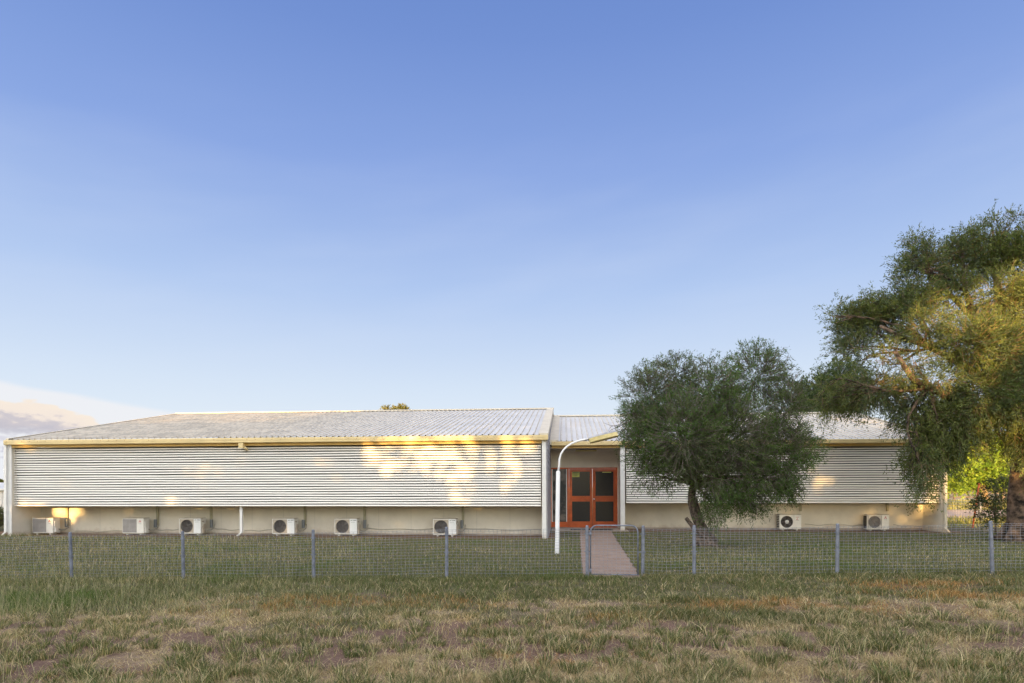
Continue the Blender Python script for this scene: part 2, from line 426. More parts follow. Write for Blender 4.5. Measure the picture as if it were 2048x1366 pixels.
gutter(XL0, XL1, YL, 3.17, 3.34)
gutter(XL1 + .05, XR1 + .03, YR, 3.215, 3.375)
tr = MB(); tr.box(xat(24, YL + .2), XL1 - .22, YL + .16, YL + .20, 3.075, 3.20); part(tr, 'soffit_trim', M['trim'])
tr = MB(); tr.box(XL1 + .06, XR1 - .3, YR + .16, YR + .20, 3.12, 3.25); part(tr, 'soffit_trim', M['trim'])
br = MB(); p = at(480, 892, YL); br.box(p.x - .07, p.x + .09, YL + .02, YL + .14, 2.99, 3.168); br.tube([(p.x + .1, YL + .1, 3.02), (p.x + .14, YL + .22, 2.94)], .05, 8)
part(br, 'gutter_outlet', [M['fascia']])


def louvres(x0, x1, y, z0, z1, n, seed):
    """screen of folded metal blades, each with its own slight sag and gaps"""
    rg = random.Random(seed); mb = MB(); pit = (z1 - z0) / n; nx = int((x1 - x0) / .6)
    sag = [[.004 * math.sin(i * .7 + j * .9) + rg.gauss(0, .0012) for i in range(nx + 1)] for j in range(n)]
    for j in range(n):
        zb = z0 + j * pit; jit = rg.gauss(0, .0015); tw = rg.gauss(0, .003)
        prof = [(0.016, .004), (0, 0), (-.004 + tw, .012), (.008, .050), (.013, .054), (.034, .058), (.034, .055), (.015, .049)]
        m_ = len(prof); vs = []
        for i in range(nx + 1):
            x = x0 + (x1 - x0) * i / nx; dz = sag[j][i] * (1 if j else .3) + jit
            vs += [(x, y + a, zb + b + dz) for a, b in prof]
        fs = []
        for i in range(nx):
            for k in range(m_): fs.append((i * m_ + k, i * m_ + (k + 1) % m_, (i + 1) * m_ + (k + 1) % m_, (i + 1) * m_ + k))
        fs += [tuple(range(m_)), tuple(range(nx * m_, nx * m_ + m_))[::-1]]
        mb.add(vs, fs)
    o = part(mb, 'louvre_screen', M['louvre'])
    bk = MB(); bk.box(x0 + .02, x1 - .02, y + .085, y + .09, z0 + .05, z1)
    bk.build('screen_gap_shade', M['dark'], o)  # near-black sheet put in as the shade between the blades
    return o


louvres(xat(28.5, YL + .3), xat(1082, YL + .3), YL + .3, .955, 3.06, 24, 1)
louvres(xat(1252, YR + .3), xat(1881, YR + .3), YR + .3, .975, 3.10, 24, 2)

# walls ------------------------------------------------------------
xw0, xw1 = xat(16, YL + .15), XL1 - .02
wl = MB()
wl.box(xw0, xw0 + .10, YL + .18, 39.8, GND - .3, 3.15)                        # west wing wall
wl.box(xw0 + .10, xw1 - .10, YWL, YWL + .1, GND - .3, 3.2)
jn = wl; jn.cur = 1
for i in range(1, 16):
    x = xw0 + .1 + i * 1.2
    if x < xw1 - .2: jn.box(x - .004, x + .004, YWL - .003, YWL, GND, 1.2)
part(wl, 'wall', [M['wall'], M['wall_grey']])
wr = MB()
xr0 = xat(1251, YR + .2); xri = xat(1884, YR + .2)
wr.box(xr0 - .02, xri, YWR, YWR + .1, GND - .3, 3.25)
wr.box(xri, xri + .10, YR + .18, 38, GND - .3, 3.25)
wr.box(xr0 - .14, xr0 - .02, YR + .30, YD + .1, GND - .3, 3.25)
part(wr, 'wall', M['wall'])
# east face of the west wing, lapped boards above the lower roof and in the porch
bd = MB(); z = GND
while z < 5.3:
    # clip by roof slope
    ymax = 39.5; y0 = YL + .32
    if z + .19 > 3.2: y0 = YL + .32 + (z + .19 - 3.2) / ((ZRL - ZL) / (YRL - YL - .05)); ymax = 60 - y0
    if y0 < YRL: bd.prism([(xw1 - .05, z), (xw1 + .012, z), (xw1 - .006, z + .197), (xw1 - .05, z + .197)], 'y', y0, min(ymax, 39.5))
    z += .2
part(bd, 'weatherboard', M['board'])
cl = MB(); cl.box(xat(1084, YL + .12), xat(1092.5, YL + .12), YL + .135, YL + .28, GND - .06, 3.168)
part(cl, 'column', M['white'], bevel=.006)
cl = MB(); cl.box(xw0 - .01, xw0 + .14, YL + .14, YL + .18, GND - .05, 3.165); part(cl, 'column', M['white'], bevel=.004)
cl = MB(); xc = xat(1241, YR + .1); cl.box(xc, xat(1250, YR + .1), YR + .135, YR + .30, GND - .06, 3.213); part(cl, 'column', M['white'], bevel=.006)
cl = MB(); cl.box(xri - .03, xri + .12, YR + .14, YR + .18, GND - .05, 3.21); part(cl, 'column', M['wall'], bevel=.004)


def downpipe(x, y, z1, m_, shoe=-1, wd=.09):
    d = MB(); d.box(x, x + wd, y, y + .07, GND + .14, z1)
    d.prism([(x, GND + .14), (x + wd, GND + .14), (x + wd + shoe * .13, GND + .01), (x + shoe * .15, GND + .01)], 'y', y - .015, y + .06)
    for z in (GND + .9, z1 - .9):
        if z > GND + .5: d.box(x - .02, x + wd + .02, y - .004, y + .07, z, z + .02)
    return part(d, 'downpipe', m_, bevel=.006)


downpipe(xat(9.5, YL + .1), YL + .06, 3.17, M['white'])
downpipe(xat(1888, YR + .1), YR + .05, 3.21, M['wall'], shoe=.8)
downpipe(xat(480, YL + .45), YL + .42, .955, M['white'])

# porch ------------------------------------------------------------
zt = at(1150, 935, YD).z; zf = GND + .02
pw = MB()
pw.box(xw1 + .01, xa, YD, YD + .12, GND - .2, 3.3)
pw.box(xb, xr0 - .14, YD, YD + .12, GND - .2, 3.3)
pw.box(xa, xb, YD, YD + .12, zt, 3.3)
part(pw, 'wall', M['wall'])
so_ = MB(); so_.box(xw1 + .02, xr0 - .03, YR + .21, YD + .05, 3.125, 3.16); part(so_, 'soffit', M['wall_grey'])
sl2 = MB(); sl2.box(xw1 + .05, xr0 + .1, YR - .02, YD + .4, GND - .1, GND + .045); part(sl2, 'doorstep', M['concrete'], bevel=.01)
fy = YD + .03


def zp(py): return at(1170, py, fy).z


def xp(px): return xat(px, fy)


fr = MB(); g0 = .05
fr.box(xa, xa + .05, fy - .01, fy + .09, GND + .05, zt)
fr.box(xb - .06, xb, fy - .01, fy + .09, GND + .05, zt)
fr.box(xa + .05, xb - .06, fy - .01, fy + .09, zt - .06, zt - .002)
fr.box(xp(1134), xp(1138), fy - .01, fy + .09, GND + .05, zt - .06)
part(fr, 'door_frame', M['orange'], bevel=.004)
# louvre window beside the door
sw = MB(); x0_, x1_ = xa + .05, xp(1134)
sw.box(x0_, x1_, fy + .02, fy + .06, GND + .06, zp(1044)); sw.box(x0_ + .04, x1_ - .04, fy + .012, fy + .019, GND + .12, zp(1047))
wn = part(sw, 'louvre_window', M['orange'])
ch = MB()
for x in (x0_, x1_ - .035): ch.box(x, x + .033, fy - .004, fy + .05, zp(1043.5), zt - .064)
ch.build('louvre_channel', M['white'], wn)
gl = MB(); zb_, ztp = zp(1043), zt - .07; n9 = 9
for i in range(n9):
    a = zb_ + (ztp - zb_) * i / n9; b = zb_ + (ztp - zb_) * (i + 1) / n9
    gl.prism([(fy + .005, a + .004), (fy + .03, b + .008), (fy + .036, b + .008), (fy + .011, a + .004)], 'x', x0_ + .034, x1_ - .036)
gl.build('glass_blade', M['glass2'], wn)
bk = MB(); bk.box(x0_, x1_, fy + .075, fy + .08, zb_, ztp); bk.build('window_backing', M['dark'], wn)


def door_leaf(pa, pb, ga, gb, knob):
    d = MB(); x0, x1, gx0, gx1 = xp(pa), xp(pb), xp(ga), xp(gb); y0, y1 = fy + .015, fy + .06
    zz = [zp(1055.5), zp(1043), zp(1003), zp(992), zp(943), zt - .065]
    d.box(x0, gx0, y0, y1, zz[0], zz[5]); d.box(gx1, x1, y0, y1, zz[0], zz[5])
    for a, b in ((0, 1), (2, 3), (4, 5)): d.box(gx0, gx1, y0 + .001, y1 - .001, zz[a], zz[b])
    o = part(d, 'door', M['orange'], bevel=.003)
    gl_ = MB()
    for a, b in ((1, 2), (3, 4)): gl_.box(gx0 + .001, gx1 - .001, y0 + .018, y0 + .024, zz[a] + .001, zz[b] - .001)
    gl_.build('glass_pane', M['glass'], o)
    if knob:
        k = MB(); kx, kz = xp(1188), zp(998)
        k.tube([(kx, y0, kz), (kx, y0 - .012, kz)], .034, 16); k.tube([(kx, y0 - .012, kz), (kx, y0 - .03, kz), (kx, y0 - .045, kz), (kx, y0 - .058, kz)], [.014, .016, .03, .018], 14)
        k.build('door_knob', M['white'], o)
        k = MB(); k.box(xp(1205), xp(1222.5), y0 + .016, y0 + .0175, zp(945.5), zp(944)); k.build('sticker', M['sign'], o)
    else:
        sg = MB(); a0, a1, b0, b1 = xp(1144.3), xp(1159), zp(954), zp(943.8)
        sg.box(a0, a1, y0 + .010, y0 + .014, b0, b1); so2 = sg.build('notice', [M['sign']], o)
        ik = MB(); ik.box(a0 + .012, a1 - .012, y0 + .0075, y0 + .0095, b1 - .052, b1 - .018)
        for q, (u0, u1) in enumerate(((.03, .94), (.08, .9), (.05, .95), (.3, .7))):
            zq = b1 - .075 - q * .028
            if zq > b0 + .01:
                x = a0 + (a1 - a0) * u0
                while x < a0 + (a1 - a0) * u1 - .02:
                    l_ = random.uniform(.012, .035); ik.box(x, x + l_, y0 + .0078, y0 + .0095, zq - .008, zq + (.004 if q != 2 else .008)); x += l_ + .008
        ik.build('lettering', M['ink'], o)


door_leaf(1138.3, 1184.6, 1144, 1180, False)
door_leaf(1185.2, 1232, 1191, 1227, True)
lt = MB(); p = at(1172, 901, YR + .9)
lt.box(p.x - .40, p.x + .40, p.y - .06, p.y + .06, 3.085, 3.125); o = part(lt, 'porch_light', M['grey_box'], bevel=.008)
lt = MB(); lt.prism([(p.y - .07, 3.084), (p.y + .07, 3.084), (p.y + .05, 3.03), (p.y - .05, 3.03)], 'x', p.x - .42, p.x + .42); lt.build('diffuser', M['lens'], o)
pass
# trunking down the recessed walls, and the cable strung along the foot of the wall
for px, yw in ((135.5, YWL), (316, YWL), (423, YWL), (610.5, YWL), (729.5, YWL), (926, YWL), (1600.5, YWR), (1774, YWR)):
    x = xat(px, yw); tk = MB(); tk.box(x - .04, x + .04, yw - .06, yw - .002, .22 if px < 1000 else .62, 1.2); part(tk, 'trunking', M['conduit'], bevel=.005)


def cable(name, yw, segs, m_, r_=.012):
    for a, b, za, zb in segs:
        n = 14; pts = []
        for i in range(n + 1):
            u_ = i / n; x = xat(a + (b - a) * u_, yw); pts.append((x, yw - .02, za + (zb - za) * u_ + .014 * math.sin(u_ * 11 + a) - .03 * math.sin(math.pi * u_)))
        cb = MB(); cb.tube(pts, r_, 6); part(cb, name, m_)


cable('conduit', YWL, [(150, 245, GND + .10, GND + .12), (310, 358, .05, .06), (424, 479, .12, .04), (489, 545, .03, .06), (731, 866, .12, .10), (928, 1082, .13, .08)], M['pipe'])
cable('conduit', YWR, [(1609, 1676, .10, .09), (1676, 1726, .09, .07), (1786, 1846, .08, .05)], M['pipe'])
cv = MB(); cv.box(xr0 + .02, xri - .02, YWR - .03, YWR - .003, GND - .05, GND + .07); cv.box(xw0 + .12, xw1 - .12, YWL - .025, YWL - .003, GND - .05, GND + .05)
part(cv, 'plinth', M['concrete'])

# ================================================================== air conditioners
AW, AD, AH = .82, .32, .60


def text_mesh(body, size, mat_, parent, x, y, z):
    cu = bpy.data.curves.new('lettering', 'FONT'); cu.body = body; cu.size = size; cu.align_x = 'CENTER'; cu.extrude = .0008
    o = bpy.data.objects.new('tmp', cu); COLL.objects.link(o)
    me = bpy.data.meshes.new_from_object(o.evaluated_get(bpy.context.evaluated_depsgraph_get()))
    bpy.data.objects.remove(o); me.name = 'lettering'; me.materials.clear(); me.materials.append(mat_)
    r = bpy.data.objects.new('lettering', me); COLL.objects.link(r); r.parent = parent; r.rotation_euler = (R(90), 0, 0); r.location = (x, y, z)
    return r


def diamonds(mb, cx, y, cz, s_):
    """three rhombi meeting at a point"""
    for ang in (90, 210, 330):
        a = R(ang); d1 = Vector((math.cos(a), 0, math.sin(a))); pts = []
        l_, w_ = s_, s_ * .5 / math.cos(R(0)) * .58
        nrm = Vector((-d1.z, 0, d1.x)); o_ = Vector((cx, y, cz))
        pts = [o_, o_ + d1 * l_ * .5 + nrm * w_, o_ + d1 * l_, o_ + d1 * l_ * .5 - nrm * w_]
        mb.add([p for p in pts], [(0, 1, 2, 3)])


def fan(parent, cx, cz, r_, y, hub, n=5):
    f = MB()
    for k in range(n):
        a0 = 2 * math.pi * k / n + .4; vs = []; m_ = 6
        for i in range(m_ + 1):
            q = a0 + i * .155; rr = (hub * .9, r_ * (.96 - .02 * i))
            for R_ in rr: vs.append((cx + R_ * math.cos(q), y + .03 + .012 * i, cz + R_ * math.sin(q)))
        f.add(vs, [(2 * i, 2 * i + 1, 2 * i + 3, 2 * i + 2) for i in range(m_)])
    f.tube([(cx, y + .02, cz), (cx, y + .09, cz)], hub, 16)
    f.build('fan', M['ac_grille_d'], parent)


def ac_body(side):
    """casing with an open front; origin on the ground under the front's middle; side: where the valves sit"""
    t_ = .018
    c_ = MB(); w2 = AW / 2
    c_.box(-w2, w2, t_, AD, .03, .05); c_.box(-w2, -w2 + t_, .002, AD, .05, AH - .02); c_.box(w2 - t_, w2, .002, AD, .05, AH - .02)
    c_.cur = 1; c_.box(-w2 - .004, w2 + .004, -.004, AD + .004, AH - .02, AH); c_.cur = 0
    c_.box(-w2 + t_, w2 - t_, AD - .015, AD, .05, AH - .02)
    for x in (-w2 + .12, w2 - .18): c_.box(x, x + .06, .03, AD - .03, -.03, .03)
    c_.cur = 1; c_.box(-w2 + .01, w2 - .01, .02, AD - .02, .012, .03); c_.cur = 0
    return c_


def make_ac(kind):
    t_ = bpy.data.objects.new('air_conditioner', None); COLL.objects.link(t_); tag(t_, None, 'air conditioner', 'air conditioner outdoor units along the wall')
    w2 = AW / 2
    body = ac_body(1).build('casing', [M['ac'], M['ac_top']], t_, .004)
    inn = MB(); inn.box(-w2 + .03, w2 - .28, .13, .14, .06, AH - .03); inn.build('coil', M['ac_dark' if kind in ('hub',) else ('coil_l' if kind != 'slots' else 'ac_grille')], t_)
    split = w2 - .27                                      # fan grille to its left, panel to its right
    cx, cz, r_ = (-w2 + split) / 2 + .005, AH / 2 + .005, .235
    pn = MB()
    if kind == 'white_panel':
        pn.box(split, w2 - .002, -.006, .016, .04, AH - .022); pnl = pn.build('front_panel', M['ac_white'], t_, .005)
    elif kind == 'hub':
        pn.box(split, w2 - .002, -.004, .016, .04, AH - .022); pnl = pn.build('front_panel', M['ac'], t_, .01)
    else:
        pn.box(split, w2 - .002, -.004, .016, .04, AH - .022); pnl = pn.build('front_panel', M['ac'], t_, .005)
    # front plate with a round hole for the fan
    fp = MB(); n = 32; x0, x1, z0, z1 = -w2 + .002, split - .002, .04, AH - .022
    bd_ = MB(); [bd_.box(*q) for q in ((x0 - .0, x1, -.008, -.001, z0, z0 + .022), (x0, x1, -.008, -.001, z1 - .02, z1), (x0, x0 + .022, -.0078, -.0012, z0 + .022, z1 - .02))]; bd_.build('front_border', M['ac'], t_)
    ring = [(cx + r_ * math.cos(2 * math.pi * k / n), 0, cz + r_ * math.sin(2 * math.pi * k / n)) for k in range(n)]
    outer = []
    for k in range(n):
        a = 2 * math.pi * k / n; dx, dz = math.cos(a), math.sin(a)
        q = min((x1 - cx) / dx if dx > 1e-6 else ((x0 - cx) / dx if dx < -1e-6 else 9), (z1 - cz) / dz if dz > 1e-6 else ((z0 - cz) / dz if dz < -1e-6 else 9))
        outer.append((cx + dx * q, 0, cz + dz * q))
    fp.add(ring + outer, [(k, (k + 1) % n, n + (k + 1) % n, n + k) for k in range(n)])
    fp.add([(a, b, c2) for a, b, c2 in ring] + [(a, .05, c2) for a, b, c2 in ring], [(k, (k + 1) % n, n + (k + 1) % n, n + k) for k in range(n)])
    fp.build('fan_surround', M['ac'] if kind != 'white_panel' else M['ac_top'], t_)
    fan(t_, cx, cz, r_, .05, .055)
    gr = MB()
    if kind == 'slots':
        bp = MB(); bp.box(x0 + .024, x1 - .008, -.0075, -.0015, z0 + .024, z1 - .022); bp.build('grille_plate', M['grille_back'], t_)
        k = 0; z = z0 + .03
        while z < z1 - .02:
            gr.box(x0 + .026, x1 - .01, -.016, -.008, z, z + .022); z += .045
        for x in (x0 + .02, (x0 + x1) / 2, x1 - .02): gr.box(x, x + .008, -.017, -.014, z0 + .03, z1 - .03)
        gr.build('fan_grille', M['ac_grille'], t_)
    elif kind == 'slats':
        z = z0 + .03
        while z < z1 - .02: gr.box(x0 + .03, x1 - .01, -.014, -.004, z, z + .009); z += .03
        for x in (x0 + .03, x1 - .02): gr.box(x, x + .012, -.016, -.002, z0 + .02, z1 - .02)
        gr.build('fan_grille', M['ac_grille'], t_)
    else:
        for q in np.linspace(.05, r_ - .008, 12):
            m_ = 28; pts = [(cx + q * math.cos(2 * math.pi * i / m_), -.008, cz + q * math.sin(2 * math.pi * i / m_)) for i in range(m_ + 1)]
            gr.tube(pts, .0028, 4, caps=False)
        for i in range(12):
            a = 2 * math.pi * i / 12; gr.tube([(cx + .04 * math.cos(a), -.008, cz + .04 * math.sin(a)), (cx + r_ * math.cos(a), -.002, cz + r_ * math.sin(a))], .003, 4)
        gr.build('fan_grille', M['ac_grille_d'], t_)
        if kind == 'hub':
            hb = MB(); hb.tube([(cx, -.014, cz), (cx, -.004, cz)], .075, 24); hb.build('hub_cap', M['ac_white'], t_)
    # maker's mark
    mk = MB(); mx = split + .13
    if kind in ('slots', 'slats'):
        diamonds(mk, mx, -.0065, AH - .13, .062); lg = mk.build('logo', M['red'], pnl)
        text_mesh('MITSUBISHI', .024, M['ink_l'], pnl, mx, -.0055, AH - .205); text_mesh('ELECTRIC', .024, M['ink_l'], pnl, mx, -.0055, AH - .23)
    elif kind == 'hub':
        mk.box(mx - .07, mx + .06, -.0055, -.0042, AH - .118, AH - .106); diamonds(mk, mx - .01, -.0065, AH - .19, .045); mk.build('logo', M['red'], pnl)
        text_mesh('MITSUBISHI', .026, M['ink'], pnl, mx - .005, -.0055, AH - .245)
    else:
        x = mx - .09
        for l_, g_ in ((.03, .01), (.022, .035), (.03, .006), (.03, .006), (.03, 0)):
            mk.box(x, x + l_, -.0085, -.0065, AH - .082, AH - .062); x += l_ + g_
        mk.build('lettering', M['ink'], pnl)
        mk = MB(); x = mx - .075
        for l_ in (.03, .014, .022, .016, .02): mk.box(x, x + l_, -.0085, -.0065, AH - .155, AH - .138); x += l_ + .008
        mk.build('lettering', M['ink_l'], pnl)
    if kind in ('slots', 'white_panel'):
        vc = MB()
        if kind == 'slots':
            vc.box(w2, w2 + .035, .04, .20, .24, AH - .12); vc.box(w2, w2 + .055, .06, .19, .06, .24)
        else:
            vc.prism([(.07, .05), (.24, .05), (.24, .38), (.16, .38), (.07, .24)], 'x', w2, w2 + .045); vc.box(w2, w2 + .02, .06, .18, .45, .49)
        vc.build('valve_cover', M['ac'] if kind == 'slots' else M['ac_top'], t_, .006)
        iso = MB(); iso.box(w2 + .075, w2 + .175, .44, .50, .22, .52); iso.build('isolator_box', M['grey_box'], t_, .006)
        pi_ = MB()
        for dz in (0, .028):
            pi_.tube([(w2 + .03, .2, .16 + dz), (w2 + .09, .26, .12 + dz), (w2 + .18, .34, .13 + dz), (w2 + .235, .45, .20 + dz), (w2 + .24, .50, .33 + dz)], .013, 7)
        pi_.build('pipe', M['pipe'], t_)
    else:
        fn = MB()
        for i in range(7 if kind == 'hub' else 4):
            if kind == 'hub': fn.box(-w2 - .012, -w2 - .001, .05, AD - .03, .09 + i * .068, .125 + i * .068)
            else: fn.box(-w2 - .012, -w2 - .001, .04 + i * .065, .075 + i * .065, .06, AH - .05)
        fn.build('side_fin', M['ac_dark'], t_)
    return t_


A = {}
LAB = [(65, YWL - .58, 'slots', 'cream unit with slotted grille and red diamonds, first from the west wing wall'),
       (245, YWL - .58, 'slots', 'cream unit with slotted grille and red diamonds, between the end unit and a round-fan unit'),
       (358.5, YWL - .58, 'white_panel', 'round-fan unit with white panel, just west of the white downpipe behind a fence post'),
       (544.5, YWL - .60, 'white_panel', 'round-fan unit with white panel, just east of the white downpipe'),
       (669, YWL - .60, 'white_panel', 'round-fan unit with white panel, second of those east of the white downpipe'),
       (866, YWL - .62, 'white_panel', 'round-fan unit with white panel standing apart, nearest the front door'),
       (1559, YWR - .42, 'hub', 'cream unit with dark round fan and pale hub, just east of the bushy tree'),
       (1734, YWR - .42, 'slats', 'cream unit with slats over its fan and red diamonds, under the big tree')]
for px, yy, kd, lab in LAB:
    wid = AW
    x = xat(px, yy) + wid / 2; loc = (x, yy, GND + .03)
    if kd in A: copy_tree(A[kd], loc, lab)
    else:
        A[kd] = make_ac(kd); A[kd].location = loc; A[kd]['label'] = lab

# ================================================================== lamp post
lx = xat(1116, 16.0); lp = thing('street_lamp', 'white swan-neck lamp post with yellowed lens standing on the lawn by the path', 'street lamp', (lx, 16, GND))
pz = at(1116, 942, 16).z - GND
mb = MB(); mb.tube([(-.035, 0, -.2), (-.03, 0, 0), (0.005, 0, pz - .03), (.005, 0, pz)], [.056, .056, .054, .045], 18); mb.build('pole', M['pole'], lp)
arm = [(.006, pz - .02)]
for a, b in ((1118.5, 930), (1119, 918), (1122, 908), (1127, 900), (1134, 893), (1143, 887), (1154, 882.5), (1166, 879.5), (1178, 877.5)):
    q = at(a, b, 16); arm.append((q.x - lx, q.z - GND))
mb = MB(); mb.tube([(a, 0, b) for a, b in arm], [.026] * len(arm), 12); mb.build('arm', M['pole'], lp)
p0 = at(1176.5, 879.5, 16); p1 = at(1235, 865, 16); ax = (p1 - p0); L = ax.length; ang = math.atan2(ax.z, ax.x)
hd = bpy.data.objects.new('lamp_head', None)
mb = MB(); prof = [(-.11, 0), (-.105, .035), (-.07, .06), (0, .072), (.07, .06), (.105, .035), (.11, 0)]
secs = [(0, .62, .5), (.08, .8, .75), (.3, 1, 1), (.6, 1, 1), (.9, .9, .9), (1, .72, .4)]
vs = []
for u_, sx, sz in secs: vs += [(u_ * L, a * sx, b * sz) for a, b in prof]
n = len(prof); fs = []
for i in range(len(secs) - 1): fs += [(i * n + k, (i + 1) * n + k, (i + 1) * n + k + 1, i * n + k + 1) for k in range(n - 1)]
fs += [tuple(range(n)), tuple(range((len(secs) - 1) * n, len(secs) * n))[::-1]]
mb.add(vs, fs, True); mb.tube([(-.10, 0, .012), (.04, 0, .02)], .03, 10)
hd = mb.build('lamp_head', M['lamp_top'], lp, loc=(p0.x - lx, 0, p0.z - GND)); hd.rotation_euler = (R(-14), -ang, 0)
mb = MB(); secs = [(.02, .62), (.10, .8), (.3, .97), (.6, .97), (.9, .88), (.985, .68)]
vs = []
for u_, sx in secs: vs += [(u_ * L, -.11 * sx, -.002), (u_ * L + .02 * (1 if u_ < .1 else 0), -.085 * sx, -.10), (u_ * L, .085 * sx, -.10), (u_ * L, .11 * sx, -.002)]
fs = []
for i in range(len(secs) - 1): fs += [(i * 4 + k, i * 4 + (k + 1) % 4, (i + 1) * 4 + (k + 1) % 4, (i + 1) * 4 + k) for k in range(4)]
fs += [(0, 3, 2, 1), tuple(20 + k for k in range(4))]
mb.add(vs, fs); mb.build('lens', M['lens'], hd)

# ================================================================== fence and gate
FY = 11.8
posts = [(-118, None), (140, -.2), (365, 0), (626, 0), (893, 0), (1174, 0), (1286, 0), (1388, 0), (1675, 0), (1981, 0), (2290, 0)]
ptop = {-118: 1068, 140: 1064, 365: 1062, 626: 1059, 893: 1053.5, 1174: 1050.5, 1286: 1051, 1388: 1050, 1675: 1047, 1981: 1041.5, 2290: 1036}
LEAN = {140: -.035, 365: -.02, 626: -.015, 893: 0, 1174: 0, 1286: .012, 1388: 0, 1675: .012, 1981: -.03}
westf = thing('wire_fence', 'galvanised wire mesh fence across the yard west of the gate', 'fence', (xat(626, FY), FY, -.25))
eastf = thing('wire_fence', 'galvanised wire mesh fence across the yard east of the gate', 'fence', (xat(1675, FY), FY, -.1))
P = []
for px, _ in posts:
    x = xat(px, FY); zt_ = at(px, ptop[px], FY).z; P.append((px, x, zt_))
for px, x, zt_ in P:
    par = westf if px < 1200 else eastf; l_ = LEAN.get(px, 0); zg = gzf(x, FY)
    mb = MB(); mb.tube([(x - l_ * 1.1, FY, zg - .2), (x - l_ * .98, FY, zg), (x, FY, zt_ - .03), (x, FY, zt_ - .01), (x, FY, zt_)], [.032, .032, .030, .029, .012], 12)
    for q in (.16, .5):
        z = zt_ - q * 1.0; xx = x - l_ * q; mb.tube([(xx, FY, z - .006), (xx, FY, z + .006)], .037, 10); mb.box(xx - .055, xx - .03, FY - .006, FY + .006, z - .01, z + .01); mb.box(xx + .03, xx + .055, FY - .006, FY + .006, z - .01, z + .01)
    o = mb.build('post', M['galv'], par); o.location = -par.location
WR = .0021


def mesh_panel(i):
    (pa, xa_, za_), (pb, xb_, zb_) = P[i], P[i + 1]
    if pa == 1174: return
    par = westf if pb < 1200 else eastf; rg = random.Random(i)
    mb = MB(); x0, x1 = xa_ + .03, xb_ - .03; n = int((x1 - x0) / .078); sg = rg.uniform(.008, .03)
    zt0 = za_ - .055; zt1 = zb_ - .055; bw = rg.uniform(-.03, .03)
    def top(x):
        u_ = (x - x0) / (x1 - x0); return zt0 + (zt1 - zt0) * u_ - sg * math.sin(math.pi * u_)
    def yy(x, h):
        u_ = (x - x0) / (x1 - x0); return FY + bw * math.sin(math.pi * u_) * h
    H = .93
    for k in range(n + 1):
        x = x0 + (x1 - x0) * k / n; tp = top(x); a = rg.gauss(0, .0025); b = rg.gauss(0, .004)
        hook = [(x + b, yy(x, 1) - .045, tp - .012), (x + b * .6, yy(x, 1) - .022, tp + .004)] if k % 2 else [(x + b, yy(x, 1) - .03, tp - .035), (x + b, yy(x, 1) - .022, tp)]
        mb.tube(hook + [(x, yy(x, 1), tp - .012), (x + a, yy(x, .6), tp - .35), (x - a, yy(x, .3), tp - .65), (x, yy(x, 0), tp - H)], WR, 4, False)
    zs = [0, .03, .07, .115, .16, .21, .26, .315, .37, .425, .48, .54, .60, .66, .72, .78, .84, .90]
    for q in zs:
        m_ = 9; pts = []
        for k in range(m_ + 1):
            x = x0 - .03 + (x1 - x0 + .06) * k / m_; pts.append((x, yy(x, 1 - q) - (.002 if q else .022), top(x) - q + rg.gauss(0, .0025)))
        mb.tube(pts, WR * 1.05, 4, False)
    o = mb.build('mesh_panel', M['wire'], par); o.location = -par.location


for i in range(len(P) - 1): mesh_panel(i)
gx0, gx1 = xat(1180.5, FY), xat(1275.5, FY); gtop = at(1228, 1051, FY).z; gbot = at(1228, 1150, FY).z
gt = thing('gate', 'small round-cornered tubular steel gate across the paved path', 'gate', (gx0, FY, gzf(gx0, FY)))
GO = Vector((-gx0, -FY, -gzf(gx0, FY)))
pts = [(gx0, FY, gbot)]; rr = .13
for k in range(7):
    a = R(180 - 15 * k); pts.append((gx0 + rr + rr * math.cos(a), FY, gtop - rr + rr * math.sin(a)))
for k in range(7):
    a = R(90 - 15 * k); pts.append((gx1 - rr + rr * math.cos(a), FY, gtop - rr + rr * math.sin(a)))
pts.append((gx1, FY, gbot))
mb = MB(); mb.tube(pts, .0145, 10); mb.tube([(gx0, FY, gbot + .012), (gx1, FY, gbot + .008)], .012, 8); o = mb.build('frame', M['galv'], gt); o.location = GO
mb = MB(); n = 11
for k in range(1, n):
    x = gx0 + (gx1 - gx0) * k / n; mb.tube([(x, FY - .003, gbot + .01), (x, FY - .003, gtop)], WR, 4, False)
for q in range(1, 16):
    z = gtop - .04 - q * .0565
    if z > gbot + .03: mb.tube([(gx0, FY + .002, z), ((gx0 + gx1) / 2, FY + .004, z + random.gauss(0, .004)), (gx1, FY + .002, z)], WR, 4, False)
o = mb.build('mesh', M['wire'], gt); o.location = GO
xpost = xat(1174, FY)
for dz in (.16, .86):
    mb = MB(); mb.box(xpost + .02, gx0 + .02, FY - .02, FY + .02, gtop - dz - .02, gtop - dz + .02); mb.tube([(gx0, FY, gtop - dz - .04), (gx0, FY, gtop - dz + .04)], .022, 10)
    o = mb.build('hinge', M['galv'], gt); o.location = GO
mb = MB(); zl = at(1280, 1104, FY).z; mb.box(gx1 - .01, gx1 + .075, FY - .012, FY + .004, zl - .008, zl + .008); mb.tube([(gx1 + .07, FY - .02, zl - .03), (gx1 + .078, FY - .02, zl + .03)], .012, 8)
o = mb.build('latch', M['galv'], gt); o.location = GO

# ================================================================== ground
def path_edges(y):
    """left and right x of the paved path at a distance"""
    u_ = np.clip((np.asarray(y, float) - FY) / (YR - FY), 0, 1)
    a0, b0, a1, b1 = xat(1166, FY), xat(1279, FY), xat(1159, YR), xat(1222, YR)
    return a0 + (a1 - a0) * u_, b0 + (b1 - b0) * u_


